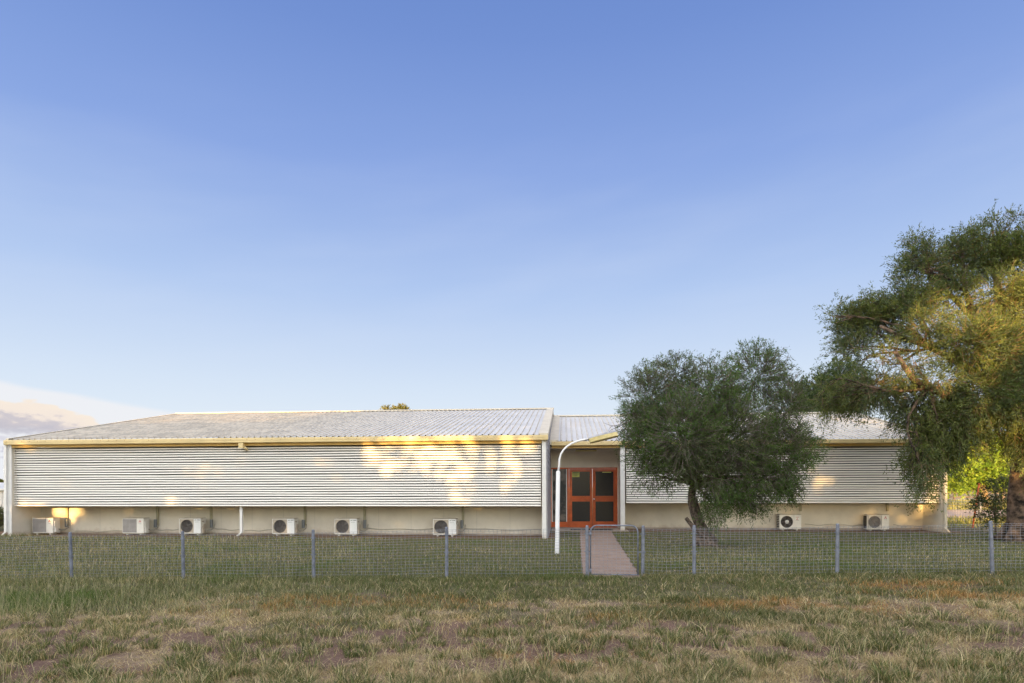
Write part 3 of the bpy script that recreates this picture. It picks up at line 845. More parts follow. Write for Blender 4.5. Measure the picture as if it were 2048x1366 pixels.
def fields(x, y):
    """0..1 fields over the ground: bare soil, straw, orange-brown dead grass, lush green"""
    x = np.asarray(x, float); y = np.asarray(y, float)
    n1 = fbm(x * .55, y * 1.1, 11); n2 = fbm(x * 1.3, y * 2.2, 23); n3 = fbm(x * .35, y * .8, 31)
    verge = 1 - sstep(y, 10.4, 11.4)
    dry = verge * sstep(n1 * .95 + (8.3 - y) * .16, .31, .60)
    soil = verge * sstep(n2 + .17 * np.exp(-((y - 6.9) / .85) ** 2), .55, .68) * sstep(y, 4.6, 5.2) * (1 - sstep(y, 7.7, 8.4))
    soil = np.maximum(soil, .55 * verge * sstep(n2, .66, .78))
    orange = verge * sstep(n3 + .36 * np.exp(-((y - 8.9 + .04 * x) / .75) ** 2) + .12 * np.exp(-((y - 5.5) / .3) ** 2), .56, .78) * sstep(x, -6.5, -3.5)
    lush = sstep(n3 * .4 + np.exp(-((x + 8.6) / 1.5) ** 2 - ((y - 9.4) / 1.1) ** 2), .55, .95)
    return dry, soil, orange, lush


xs = np.concatenate([-np.geomspace(2600, 34, 26), np.linspace(-33, 33, 331), np.geomspace(34, 2600, 26)])
ys = np.concatenate([-np.geomspace(800, 7, 14), np.linspace(-6, 30, 241), np.geomspace(31, 4200, 46)])
gx, gy = np.meshgrid(xs, ys); gzz = gz(gx, gy)
nx, ny = len(xs), len(ys); idx = np.arange(nx * ny).reshape(ny, nx)
quads = np.stack([idx[:-1, :-1], idx[:-1, 1:], idx[1:, 1:], idx[1:, :-1]], -1).reshape(-1, 4)
dry, soil, orange, lush = fields(gx, gy)
base = np.ones(gx.shape + (3,)) * np.array([.14, .125, .07])                    # lawn thatch
def over(b, f, c_): return b * (1 - f[..., None]) + np.array(c_) * f[..., None]
base = over(base, dry * .9, (.34, .25, .175)); base = over(base, orange * .7, (.19, .115, .06)); base = over(base, soil, (.205, .13, .10)); base = over(base, lush, (.05, .075, .03))
apron = sstep(gy, 20.0, 20.9) * (1 - sstep(gy, 23, 23.5)) * (gx < -.2) + sstep(gy, 23.6, 24.3) * (1 - sstep(gy, 26, 27)) * (gx > -.2) * (gx < 15)
base = over(base, np.clip(apron, 0, 1), (.22, .135, .085))
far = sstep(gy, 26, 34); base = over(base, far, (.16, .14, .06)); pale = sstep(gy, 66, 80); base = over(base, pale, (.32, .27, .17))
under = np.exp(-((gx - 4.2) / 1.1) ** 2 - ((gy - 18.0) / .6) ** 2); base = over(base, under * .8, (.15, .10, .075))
gm = bpy.data.materials.new('soil_and_thatch'); gm.use_nodes = True; t = NT(gm.node_tree); b = t.n['Principled BSDF']
vc = t.node('ShaderNodeVertexColor', layer_name='tint').outputs[0]; co = t.node('ShaderNodeTexCoord').outputs['Object']
a1 = t.mix(t.ss(t.noise(co, 9, 6, .7), .35, .68, 0, .75), vc, (.55, .5, .5), 'MULTIPLY')
a2 = t.mix(t.ss(t.noise(co, 60, 4, .7), .58, .72, 0, .6), a1, (.34, .27, .20))
a3 = t.mix(t.ss(t.noise(co, 140, 3, .7), .55, .7, 0, .5), a2, (.05, .035, .03))
t.l.new(a3, b.inputs['Base Color']); b.inputs['Roughness'].default_value = .95; b.inputs['Specular IOR Level'].default_value = .15
bmp = t.node('ShaderNodeBump', {'Height': t.noise(co, 45, 6, .7), 'Strength': .8, 'Distance': .03}); t.l.new(bmp.outputs[0], b.inputs['Normal'])
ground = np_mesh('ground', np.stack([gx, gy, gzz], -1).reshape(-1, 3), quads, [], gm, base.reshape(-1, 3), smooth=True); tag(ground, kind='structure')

# the path, with a ragged edge
yy_ = np.linspace(FY - .25, YR + .0, 60); l_, r_ = path_edges(yy_)
l_ = l_ + .012 * np.sin(yy_ * 9) + rng.normal(0, .012, 60); r_ = r_ + .012 * np.sin(yy_ * 7) + rng.normal(0, .012, 60)
mb = MB(); vs = []
for i in range(60):
    for q in range(5):
        x = l_[i] + (r_[i] - l_[i]) * q / 4; vs.append((x, yy_[i], max(gzf(x, yy_[i]) + .02, GND + .02)))
mb.add(vs, [(i * 5 + q, i * 5 + q + 1, i * 5 + q + 6, i * 5 + q + 5) for i in range(59) for q in range(4)])
o = mb.build('path', M['path']); tag(o, kind='structure')
dm = thing('doormat', 'long dark doormat lying in front of the orange double door', 'doormat', (0, 0, 0))
mb = MB(); mb.box(xat(1141, YR + .1), xat(1226, YR + .1), YR + .02, YR + .5, GND + .048, GND + .066); mb.build('rubber_mat', M['mat_r'], dm, .004)

# ================================================================== grass
GREEN = np.array([[.115, .135, .045], [.145, .155, .06], [.085, .11, .04], [.19, .175, .09], [.145, .145, .075]])
STRAW = np.array([[.50, .39, .25], [.42, .32, .20], [.62, .51, .35], [.34, .25, .16]])
RUSTY = np.array([[.40, .22, .085], [.34, .18, .075], [.44, .27, .12]])
LUSH = np.array([[.09, .14, .03], [.10, .15, .035], [.12, .155, .045]])


def blades(name, x, y, h, wd, lean, colr, label=None, z=None, parent=None, bend=.5, az_=None):
    n = len(x); z = gz(x, y) if z is None else z
    a = rng.uniform(0, 2 * math.pi, n) if az_ is None else az_
    f_ = rng.uniform(0, math.pi, n); wx, wy = np.cos(f_) * wd / 2, np.sin(f_) * wd / 2
    lx_, ly_ = np.cos(a) * lean, np.sin(a) * lean
    base_ = np.stack([x, y, z - .01], -1)
    mid = base_ + np.stack([lx_ * bend * .55, ly_ * bend * .55, h * .62], -1)
    tip = base_ + np.stack([lx_, ly_, h], -1)
    wv = np.stack([wx, wy, np.zeros(n)], -1)
    v = np.stack([base_ - wv, base_ + wv, mid + wv * .8, mid - wv * .8, tip], 1).reshape(-1, 3)
    i = np.arange(n)[:, None] * 5
    o = np_mesh(name, v, i + np.array([[0, 1, 2, 3]]), i + np.array([[3, 2, 4]]), M['grass'], np.repeat(colr, 5, 0), parent)
    return o


def screen_pts(n, p0, p1, y0, y1, power=1.0):
    """ground points spread evenly over what a strip of the yard shows"""
    px = rng.uniform(p0, p1, n); v = y0 + (y1 - y0) * rng.uniform(0, 1, n) ** power
    dep = 1.72 * F / v; r_ = (px - 1024) / F * dep
    return r_ * math.cos(PSI) - dep * math.sin(PSI), dep * math.cos(PSI) + r_ * math.sin(PSI)


def pick(pal, n): return pal[rng.integers(0, len(pal), n)] * rng.uniform(.55, 1.4, (n, 1))


def onpath(x, y):
    l_, r_ = path_edges(y); return (x > l_ - .02) & (x < r_ + .02) & (y > FY - .2) & (y < YR + .1)


def mixcol(x, y, n):
    dry, soil, orange, lush = fields(x, y)
    c_ = pick(GREEN, n); q = rng.random(n)
    pd = np.clip(.12 + dry * .85, 0, 1); k_ = q < pd; c_[k_] = pick(STRAW, n)[k_]
    q = rng.random(n); k_ = q < orange * .85; c_[k_] = pick(RUSTY, n)[k_]
    k_ = rng.random(n) < lush; c_[k_] = pick(LUSH, n)[k_]
    return c_, dry, soil, orange, lush


# lawn inside the fence
x, y = screen_pts(400000, -350, 2400, 85, 190, .8)
n2 = fbm(x * .9, y * .9, 77); west = 1 - sstep(x, -9.5, -4.5)
keep = ~onpath(x, y) & (y > 11.3) & ((y < 20.6) | ((x > 0) & (y < 23.9))) & ~((x > -20.6) & (x < -.4) & (y > 20.35)) & (rng.random(len(x)) < .55 + n2 * .6)
x, y, n2, west = x[keep], y[keep], n2[keep], west[keep]; n = len(x)
c_ = pick(GREEN, n); q = fbm(x * .6, y * .6, 91)
k_ = rng.random(n) < .04 + .16 * sstep(q, .45, .7) + .15 * west; c_[k_] = pick(STRAW, n)[k_]
k_ = rng.random(n) < .5 * sstep(n2, .55, .72) + .35 * (y > 21); c_[k_] = pick(LUSH, n)[k_]
hh = (.045 + .06 * n2 + .10 * west * n2) * rng.uniform(.5, 1.3, n)
lawn = blades('lawn_grass', x, y, hh, rng.uniform(.005, .010, n), hh * rng.uniform(.2, .9, n), c_); tag(lawn, 'mown green lawn between the mesh fence and the building', 'grass', kind='stuff')
# verge outside the fence
x, y = screen_pts(470000, -350, 2400, 168, 430, 1.0)
c_, dry, soil, orange, lush = mixcol(x, y, len(x)); n2 = fbm(x * 2.3, y * 2.6, 41)
keep = (y < 11.9) & ~onpath(x, y) & (rng.random(len(x)) < (1 - soil * .95) * (.35 + .9 * sstep(n2, .3, .6)) * (1 - dry * .35))
x, y, c_, dry, n2, lush = (v[keep] for v in (x, y, c_, dry, n2, lush)); n = len(x)
hh = (.05 + .07 * sstep(n2, .4, .7)) * rng.uniform(.4, 1.25, n) * (1 - .45 * dry) + .12 * lush * rng.random(n)
wd = rng.uniform(.004, .009, n) * np.clip(y / 8, .7, 1.4)
vg = blades('verge_grass', x, y, hh, wd, hh * rng.uniform(.3, 1.3, n) + dry * .02, c_); tag(vg, 'patchy green and orange-brown grass on the verge before the fence', 'grass', kind='stuff')
# loose straw lying on the soil
x, y = screen_pts(150000, -350, 2400, 200, 430, .8)
dry, soil, orange, lush = fields(x, y); n2 = fbm(x * 3, y * 3.4, 63)
keep = rng.random(len(x)) < np.clip(dry * 1.1, 0, 1) * (1 - soil * .78) * (.25 + .9 * sstep(n2, .35, .65))
x, y = x[keep], y[keep]; n = len(x); hh = rng.uniform(.004, .05, n)
st = blades('dry_straw', x, y, hh, rng.uniform(.004, .008, n), rng.uniform(.06, .17, n), pick(STRAW, n), bend=.9); tag(st, 'pale dry straw littering the bare reddish soil of the verge', 'straw', kind='stuff')
# tussocks
def tufts(cx, cy, nb, hmin, hmax, rad, pal, wd0=.006, pale=.3):
    m_ = len(cx); k = np.repeat(np.arange(m_), nb); n = len(k); a = rng.uniform(0, 2 * math.pi, n)
    size = rng.uniform(.6, 1.3, m_)[k]; r_ = rad * rng.uniform(0, 1, n) ** .7 * size
    x = cx[k] + np.cos(a) * r_; y = cy[k] + np.sin(a) * r_; h = rng.uniform(hmin, hmax, n) * size
    c_ = pick(pal, n); q = rng.random(n) < pale; c_[q] = pick(STRAW, n)[q]
    return x, y, h, rng.uniform(.7, 1.3, n) * wd0, h * rng.uniform(.3, 1.1, n), c_, a
x, y = screen_pts(2000, -350, 2400, 185, 430, .9); n2 = fbm(x * .9, y * 1.2, 19); dry, soil, _, _ = fields(x, y)
k_ = (rng.random(len(x)) < .25 + .8 * sstep(n2, .42, .6)); x, y = x[k_], y[k_]
a_ = tufts(x, y, 70, .04, .13, .085, GREEN * np.array([.85, .95, .85]))
tf = blades('grass_tussock', *a_[:6], az_=a_[6]); tag(tf, 'grey-green grass tussocks dotted over the dry verge', 'grass', kind='stuff')
# tall seeding stems
x1, y1 = screen_pts(9000, -350, 760, 88, 245, .8); x2, y2 = screen_pts(900, -350, 2400, 180, 420, .8); x3, y3 = screen_pts(1500, 780, 2400, 95, 200)
x, y = np.concatenate([x1, x2, x3]), np.concatenate([y1, y2, y3]); k_ = ~onpath(x, y) & ~((x > -20.6) & (x < -.4) & (y > 20.2)) & (y < 23); x, y = x[k_], y[k_]
n = len(x); west = 1 - sstep(x, -9.5, -3.5)
h = rng.uniform(.12, .34, n) * (.6 + .6 * west)
tall = blades('seeding_grass', x, y, h, np.full(n, .0045), h * rng.uniform(.1, .7, n), pick(np.array([[.33, .30, .19], [.22, .24, .13], [.42, .36, .25]]), n), bend=.6)
tag(tall, 'tall thin pale seeding grass stems rising along the fence', 'grass', kind='stuff')

# grass and weeds beyond the east end
n = 60000; x = rng.uniform(14.5, 75, n); y = 27 + 52 * rng.uniform(0, 1, n) ** 1.4; k_ = (y < 35.5) | (y > 46.5); x, y = x[k_], y[k_]; n = len(x)
h = rng.uniform(.06, .24, n); pg = blades('paddock_grass', x, y, h, rng.uniform(.02, .04, n), h * .5, pick(np.array([[.26, .25, .07], [.20, .22, .06], [.34, .30, .12]]), n))
tag(pg, 'sunlit yellow-green grass beyond the gravel road at the east', 'grass', kind='stuff')
# leggy dry stems standing in the foreground
x, y = screen_pts(420, -300, 2350, 215, 420); cx = np.repeat(x, 9); cy = np.repeat(y, 9); n = len(cx)
cx = cx + rng.normal(0, .05, n); cy = cy + rng.normal(0, .05, n); h = rng.uniform(.08, .30, n)
ds = blades('dry_stems', cx, cy, h, np.full(n, .0035), h * rng.uniform(.2, 1.4, n), pick(np.array([[.55, .46, .30], [.45, .38, .22], [.32, .32, .17]]), n), bend=.7)
tag(ds, 'leggy pale dry stems scattered over the near verge', 'grass', kind='stuff')

# ================================================================== trees
def leaves(name, pos, dr, L, W, colr, parent, mat_=None):
    n = len(pos); dr = dr / np.linalg.norm(dr, axis=1, keepdims=True)
    rnd = rng.normal(0, 1, (n, 3)); sd_ = np.cross(dr, rnd); sd_ /= np.linalg.norm(sd_, axis=1, keepdims=True) + 1e-9
    L = np.broadcast_to(np.asarray(L, float), (n,))[:, None]; W = np.broadcast_to(np.asarray(W, float), (n,))[:, None]
    v = np.stack([pos, pos + dr * L * .45 + sd_ * W / 2, pos + dr * L, pos + dr * L * .45 - sd_ * W / 2], 1).reshape(-1, 3)
    i = np.arange(n)[:, None] * 4 + np.arange(4)[None]
    return np_mesh(name, v, i, [], mat_ or M['leaf'], np.repeat(colr, 4, 0), parent)


def sticks(name, a, b, r0, r1, mat_, parent):
    """thin three-sided twigs from a to b"""
    n = len(a); d = b - a; d /= np.linalg.norm(d, axis=1, keepdims=True) + 1e-9
    s1 = np.cross(d, np.array([.3, .5, .8])); s1 /= np.linalg.norm(s1, axis=1, keepdims=True) + 1e-9; s2 = np.cross(d, s1)
    vs = []
    for P_, r_ in ((a, r0), (b, r1)):
        for k in range(3):
            q = 2 * math.pi * k / 3; vs.append(P_ + (s1 * math.cos(q) + s2 * math.sin(q)) * r_)
    v = np.stack(vs, 1).reshape(-1, 3); i = np.arange(n)[:, None] * 6
    return np_mesh(name, v, np.concatenate([i + np.array([[k, (k + 1) % 3, 3 + (k + 1) % 3, 3 + k]]) for k in range(3)]), [], mat_, None, parent)


def noise3(p, sc, seed): return (vnoise(p[:, 0] * sc + p[:, 1] * .7 * sc, p[:, 2] * sc, seed) + vnoise(p[:, 1] * sc, p[:, 2] * sc - p[:, 0] * .5 * sc, seed + 5)) / 2


def limb(mb, a, b, r0, r1, wob, n=7, rg=random):
    a, b = Vector(a), Vector(b); pts = []; d = (b - a); L = d.length
    o1 = Vector((rg.gauss(0, 1), rg.gauss(0, 1), rg.gauss(0, .6))) * wob * L; o2 = Vector((rg.gauss(0, 1), rg.gauss(0, 1), rg.gauss(0, .6))) * wob * L * .5
    for i in range(n + 1):
        u_ = i / n; pts.append(a + d * u_ + o1 * math.sin(math.pi * u_) + o2 * math.sin(2 * math.pi * u_))
    mb.tube(pts, [r0 + (r1 - r0) * i / n for i in range(n + 1)], 8)
    return pts


def crown(root, blobs, ntw, nl, leafL, leafW, twigL, pal, droop, seed, twmat, gap=.42, starts=None, tipcol=None, stickr=.004, upb=.35, sparse=.5):
    """foliage carried on short twigs filling irregular lobes; blobs: (centre, radii)"""
    global rng
    keep_ = rng; rng = np.random.default_rng(seed)
    C_ = np.array([b[0] for b in blobs], float); Rr = np.array([b[1] for b in blobs], float); wgt = np.prod(Rr, 1) ** .8; wgt /= wgt.sum()
    k = rng.choice(len(blobs), int(ntw * 1.9), p=wgt); u_ = rng.normal(0, 1, (len(k), 3)); u_ /= np.linalg.norm(u_, axis=1, keepdims=True)
    rad = rng.uniform(0, 1, len(k)) ** .42 * (1 + .22 * (noise3(u_ * 2 + C_[k], 2.2, seed) - .5))
    p = C_[k] + u_ * Rr[k] * rad[:, None]
    g_ = noise3(p, 1.7, seed + 2) * .6 + noise3(p, 4.1, seed + 3) * .4; ok = (g_ > gap - rng.uniform(0, .1, len(p))) & (p[:, 2] > GND + .3)
    p, u_, k = p[ok][:ntw], u_[ok][:ntw], k[ok][:ntw]; n = len(p)
    d = u_ * .9 + rng.normal(0, .55, (n, 3)) + np.array([0, 0, upb]) - np.array([0, 0, 1.0]) * np.broadcast_to(droop, (n,))[:, None] if not callable(droop) else u_ * .8 + rng.normal(0, .45, (n, 3)) + np.stack([np.zeros(n), np.zeros(n), droop(p)], -1)
    d /= np.linalg.norm(d, axis=1, keepdims=True)
    TL = twigL * rng.uniform(.6, 1.4, n)
    m_ = n * nl; j = np.repeat(np.arange(n), nl); q = rng.uniform(0, 1, m_)
    sag = -.25 * q ** 2 * TL[j]
    lp_ = p[j] + d[j] * (q * TL[j])[:, None] + np.stack([np.zeros(m_), np.zeros(m_), sag], -1) + rng.normal(0, .028, (m_, 3))
    ld = d[j] * .9 + rng.normal(0, .6, (m_, 3)) + np.array([0, 0, -.15])
    clump = noise3(p, 1.1, seed + 9); ci = np.clip((clump * len(pal) * 1.2 - .1 * len(pal) + rng.uniform(-.7, .7, n)).astype(int), 0, len(pal) - 1)
    colr = (np.array(pal)[ci] * rng.uniform(.8, 1.2, (n, 1)))[j] * rng.uniform(.75, 1.25, (m_, 1))
    leaves('crown', lp_, ld, leafL * rng.uniform(.6, 1.3, m_), leafW * rng.uniform(.7, 1.2, m_), colr, root)
    # bare twigs, each from nearer its lobe's heart
    h_ = rng.random(n) < sparse; a = p[h_] - (p[h_] - C_[k[h_]]) * .28; b = p[h_] + d[h_] * TL[h_][:, None] * .8
    sticks('twig', np.concatenate([a, p[h_]]), np.concatenate([p[h_], b]), stickr, stickr * .6, M[twmat], root)
    rng = keep_


def W3(px, py, y, rx, rz, ry=None):
    """a lobe from its place in the photo: centre at distance y, radii in photo pixels turned into metres"""
    p = at(px, py, y); dep = y * math.cos(PSI) - p.x * math.sin(PSI); k_ = dep / F
    return (tuple(p), (rx * k_, ry if ry else (rx + rz) * .5 * k_ * .9, rz * k_))


# the bushy tree on the lawn
TY = 17.9; b0 = at(1412, 1082, TY); tx, ty_ = b0.x, TY
tree1 = thing('bushy_tree', 'bushy dark green tree with twisted grey trunk on the lawn east of the path', 'tree', (tx, TY, GND))
TO = Vector((-tx, -TY, -GND))
rg = random.Random(3); mb = MB()
pt = lambda px, py, dy=0: tuple(at(px, py, TY + dy))
trk = [(tx + .05, TY, GND - .2), pt(1408, 1078), pt(1402, 1060), pt(1389, 1030), pt(1383, 1005), pt(1384, 985), pt(1388, 965)]
mb.tube(trk, [.24, .19, .13, .105, .11, .11, .10], 12)
trk2 = [pt(1428, 1086, .1), pt(1414, 1066, .05), pt(1404, 1045), pt(1396, 1020), pt(1390, 995)]
mb.tube(trk2, [.15, .10, .07, .06, .05], 10)
mb.tube([pt(1395, 1066), pt(1383, 1050), pt(1372, 1036)], [.08, .06, .055], 9)
for px, py in ((1378, 1082), (1436, 1088), (1424, 1079), (1398, 1090)): mb.tube([pt(1405, 1066), ((pt(1405, 1066)[0] + pt(px, py)[0]) / 2 , TY - .12, GND + .16), (pt(px, py)[0], TY - .25, GND - .05)], [.12, .09, .05], 8)
fork = pt(1387, 968)
B1 = [W3(*q) for q in ((1300, 795, TY, 60, 70), (1350, 752, TY + .4, 42, 42), (1278, 840, TY - .3, 40, 50), (1420, 785, TY - .5, 62, 72), (1512, 755, TY + .3, 60, 68), (1570, 815, TY, 42, 62),
      (1290, 880, TY - .4, 45, 68), (1370, 870, TY - 1.0, 72, 90), (1460, 875, TY - .6, 85, 90), (1555, 900, TY - .2, 66, 72), (1612, 893, TY, 32, 30), (1312, 950, TY, 42, 30), (1420, 960, TY - .9, 42, 45),
      (1430, 1014, TY - .7, 24, 40), (1505, 1008, TY - .5, 30, 22), (1578, 975, TY, 26, 24), (1500, 965, TY - .5, 62, 45), (1560, 958, TY, 38, 34), (1470, 990, TY - .5, 40, 30), (1400, 935, TY - 1.0, 44, 36), (1345, 930, TY - .7, 40, 34), (1392, 958, TY - .9, 24, 22))]
for C_, R_ in B1:
    pts = limb(mb, fork, C_, .055, .018, .07, rg=rg)
    for _ in range(4):
        e = Vector(C_) + Vector([rg.gauss(0, .45) * r_ for r_ in R_]); limb(mb, pts[rg.randint(3, 6)], e, .016, .006, .08, 5, rg)
o = mb.build('trunk', M['bark'], tree1); 
crown(tree1, B1, 9800, 16, .078, .0185, .27, [(.075, .105, .04), (.065, .12, .03), (.08, .125, .035), (.07, .09, .045), (.10, .145, .042)], lambda p: .35 - .9 * (p[:, 2] < 1.9), 101, 'twig', gap=.432, stickr=.006, sparse=.9)
for ch in tree1.children: ch.location = TO
# twigs poking over the porch roof
mb = MB(); q0 = pt(1262, 842, .2)
for ends in (((1236, 853), (1222, 851), (1207, 846)), ((1236, 853), (1222, 860), (1212, 868)), ((1244, 848), (1222, 853), (1216, 862)), ((1240, 868), (1232, 880), (1222, 890)), ((1242, 868), (1238, 882), (1231, 893)), ((1252, 870), (1244, 884), (1246, 895))):
    mb.tube([q0] + [pt(a, b, .1) for a, b in ends], [.010, .008, .006, .003], 5)
o = mb.build('bare_twig', M['bark'], tree1); o.location = TO

# the big spreading tree at the east end
BY = 20.3; bx = xat(2040, BY)
tree2 = thing('spreading_tree', 'tall spreading tree with drooping foliage lit gold, overhanging the east end of the building', 'tree', (bx, BY, GND)); TO2 = Vector((-bx, -BY, -GND))
mb = MB(); pt = lambda px, py, dy=0: tuple(at(px, py, BY + dy))
mb.tube([(bx, BY, GND - .3), pt(2041, 1070), pt(2038, 1040), pt(2036, 1000), pt(2040, 950), pt(2044, 900), pt(2040, 850), pt(2030, 800), pt(2015, 740)], [.52, .42, .31, .27, .26, .25, .24, .22, .18], 14)
for k in range(7):
    a = k * .9; mb.tube([(bx + .2 * math.cos(a), BY + .2 * math.sin(a), GND + .55), (bx + .42 * math.cos(a), BY + .42 * math.sin(a), GND + .2), (bx + .8 * math.cos(a), BY + .8 * math.sin(a), GND - .06)], [.16, .13, .06], 8)
rg = random.Random(5)
def path_limb(ps, r0, r1):
    pp = [pt(*q) for q in ps]; mb.tube(pp, [r0 + (r1 - r0) * i / (len(pp) - 1) for i in range(len(pp))], 9)
path_limb([(2036, 860), (1990, 835, -.5), (1905, 797, -1.2), (1860, 775, -1.5), (1828, 760, -1.6), (1812, 738, -1.6), (1790, 702, -1.5)], .17, .05)
path_limb([(2034, 830), (1990, 770, -.4), (1905, 717, -.8), (1860, 695, -1), (1800, 672, -1), (1760, 652, -1)], .15, .04)
path_limb([(2030, 800), (1990, 700, 0), (1950, 640, 0), (1930, 580, 0), (1925, 500, 0)], .18, .04)
path_limb([(2018, 740), (2005, 640, .3), (1990, 540, .3), (1986, 460, .3)], .17, .03)
path_limb([(2030, 790), (2060, 680, .3), (2090, 560, .2)], .17, .05)
path_limb([(1950, 640), (1900, 590, .1), (1860, 560, .2), (1845, 500, .2)], .08, .03)
B2 = [W3(*q) for q in ((1840, 548, BY, 42, 58), (1825, 610, BY - .3, 52, 52), (1790, 640, BY, 50, 45), (1925, 520, BY + .3, 36, 50), (1915, 600, BY, 52, 55), (1990, 505, BY + .3, 38, 60), (2045, 500, BY, 42, 60), (2085, 540, BY, 60, 80),
     (1995, 590, BY - .6, 55, 55), (2050, 620, BY - .5, 50, 70), (1745, 640, BY + .3, 38, 48), (1705, 660, BY + .5, 34, 48), (1725, 720, BY - .3, 50, 55), (1690, 765, BY, 42, 46), (1665, 795, BY + .2, 38, 32), (1780, 730, BY - .9, 45, 50),
     (1742, 776, BY - .6, 64, 38), (1840, 822, BY - .9, 54, 46), (1900, 850, BY - 1.0, 62, 62), (1850, 660, BY - 1.2, 42, 42), (1935, 680, BY - 1.4, 55, 62), (2000, 700, BY - 1.2, 52, 62), (1830, 725, BY - 1.6, 34, 30), (1880, 760, BY - 1.5, 40, 26),
     (1960, 800, BY - 1.4, 60, 62), (2030, 800, BY - 1.5, 48, 70), (2090, 730, BY, 60, 100), (1872, 892, BY - 1.1, 46, 42), (1846, 952, BY - 1.6, 20, 48), (1930, 868, BY - .9, 30, 30), (1975, 850, BY - .8, 46, 38), (2045, 870, BY - 1.2, 30, 48), (2090, 880, BY - .5, 50, 90),
     (1845, 905, BY - 1.2, 34, 34), (1838, 498, BY, 15, 32), (1815, 515, BY, 12, 24), (1742, 606, BY, 12, 26), (1672, 632, BY, 11, 28), (1690, 700, BY, 22, 20), (1941, 482, BY, 13, 28), (1986, 455, BY, 13, 30), (1905, 500, BY, 10, 22), (2020, 455, BY, 14, 24), (1648, 778, BY, 16, 14))]
B2 = [(C_, tuple(q * .9 for q in R_)) for C_, R_ in B2]
for C_, R_ in B2:
    base_ = min([pt(1990, 835, -.5), pt(1860, 775, -1.5), pt(1860, 695, -1), pt(1930, 580, 0), pt(1990, 540, .3), pt(2060, 680, .3), pt(1950, 640, 0), pt(2030, 790)], key=lambda q: (Vector(q) - Vector(C_)).length)
    pts = limb(mb, base_, C_, .045, .015, .09, rg=rg)
    for _ in range(5):
        e = Vector(C_) + Vector([rg.gauss(0, .5) * r_ for r_ in R_]); e.z -= .2; limb(mb, pts[rg.randint(2, 6)], e, .014, .005, .1, 5, rg)
mb.build('trunk', M['bark2'], tree2)
crown(tree2, B2, 11500, 25, .10, .023, .52, [(.08, .105, .033), (.095, .125, .035), (.075, .10, .045), (.115, .14, .04), (.095, .115, .045)], lambda p: .55 * sstep(p[:, 2], 4.5, 6.5) - .9 * (1 - sstep(p[:, 2], 3.0, 5.0)) - .15, 202, 'twig2', gap=.492, stickr=.0055, sparse=.6)
for ch in tree2.children: ch.location = TO2


def small_tree(label, px, yb, blobs, ntw, leafL, leafW, pal, seed, trunk_px, trunk_r, cat='tree', name='tree', gap=.38, nl=12, bark='bark2', twigL=.5, z0=None, up=.3):
    x = xat(px, yb); z = GND if z0 is None else z0; r = thing(name, label, cat, (x, yb, z)); O_ = Vector((-x, -yb, -z))
    mb = MB(); rg = random.Random(seed); pp = [Vector((x, yb, z - .2))] + [at(a, b, yb) for a, b in trunk_px]
    mb.tube(pp, [trunk_r * (1.25 if i == 0 else 1 - .45 * i / len(pp)) for i in range(len(pp))], 10)
    BB = [W3(*q) for q in blobs]
    for C_, R_ in BB: limb(mb, pp[-1], C_, trunk_r * .4, trunk_r * .1, .08, rg=rg)
    mb.build('trunk', M[bark], r)
    crown(r, BB, ntw, nl, leafL, leafW, twigL, pal, lambda p: np.full(len(p), up), seed, 'twig', gap=gap, stickr=.01, sparse=.3)
    for ch in r.children: ch.location = O_
    return r


DKG = [(.04, .065, .022), (.05, .08, .03), (.06, .09, .035)]
small_tree('dark feathery tree behind the roof between the bushy tree and the spreading tree', 1640, 42, [(1600, 800, 42, 26, 34), (1630, 790, 42, 30, 40), (1665, 800, 42, 34, 50), (1650, 760, 42, 22, 26), (1700, 780, 42, 40, 60), (1620, 825, 42, 40, 24), (1690, 740, 43, 20, 30)], 2600, .20, .05, DKG, 31, [(1640, 900), (1650, 840)], .3, name='feathery_tree')
small_tree('olive crown showing just above the ridge of the west wing', 790, 70, [(775, 826, 70, 12, 9), (800, 824, 70, 16, 10), (790, 840, 70, 26, 16)], 600, .28, .10, [(.11, .12, .045), (.14, .14, .06)], 32, [(790, 940), (790, 860)], .4, name='distant_tree')
small_tree('small distant tree beyond the white shed at the far west', 4, 120, [(0, 970, 120, 9, 7), (-12, 966, 120, 14, 9)], 260, .4, .16, [(.07, .09, .03), (.10, .12, .04)], 33, [(2, 984), (2, 976)], .35, name='distant_tree')
LIT = [(.18, .27, .035), (.23, .31, .045), (.14, .22, .03)]
small_tree('sunlit green tree with pale forked trunk beyond the side road', 1966, 52, [(1930, 950, 52, 42, 28), (1975, 945, 52, 48, 30), (2020, 935, 52, 40, 36), (1990, 900, 52, 60, 30), (1925, 905, 53, 34, 30), (1900, 955, 52, 22, 26), (2060, 940, 52, 40, 40)], 3000, .26, .10, LIT, 34, [(1966, 1010), (1966, 990), (1962, 972), (1958, 940)], .42, name='roadside_tree', bark='twig2')
small_tree('dark leafy sapling under the spreading tree beside its trunk', 1992, 23.5, [(1975, 1010, 23.5, 26, 24), (2000, 985, 23.5, 22, 30), (2010, 1020, 23.5, 26, 22), (1985, 1035, 23.5, 22, 16)], 420, .10, .035, [(.06, .085, .03), (.05, .07, .03)], 35, [(1990, 1040), (1992, 1010), (1990, 980)], .03, 'sapling', 'sapling', gap=.36, nl=10, twigL=.3)
small_tree('low scrubby bush at the foot of the west wing wall', -8, 23, [(-12, 1040, 23, 24, 22), (0, 1052, 23, 12, 14)], 420, .10, .03, [(.10, .11, .05), (.14, .13, .06)], 36, [(-8, 1060), (-8, 1045)], .04, 'bush', 'bush', gap=.3, nl=10, twigL=.25)
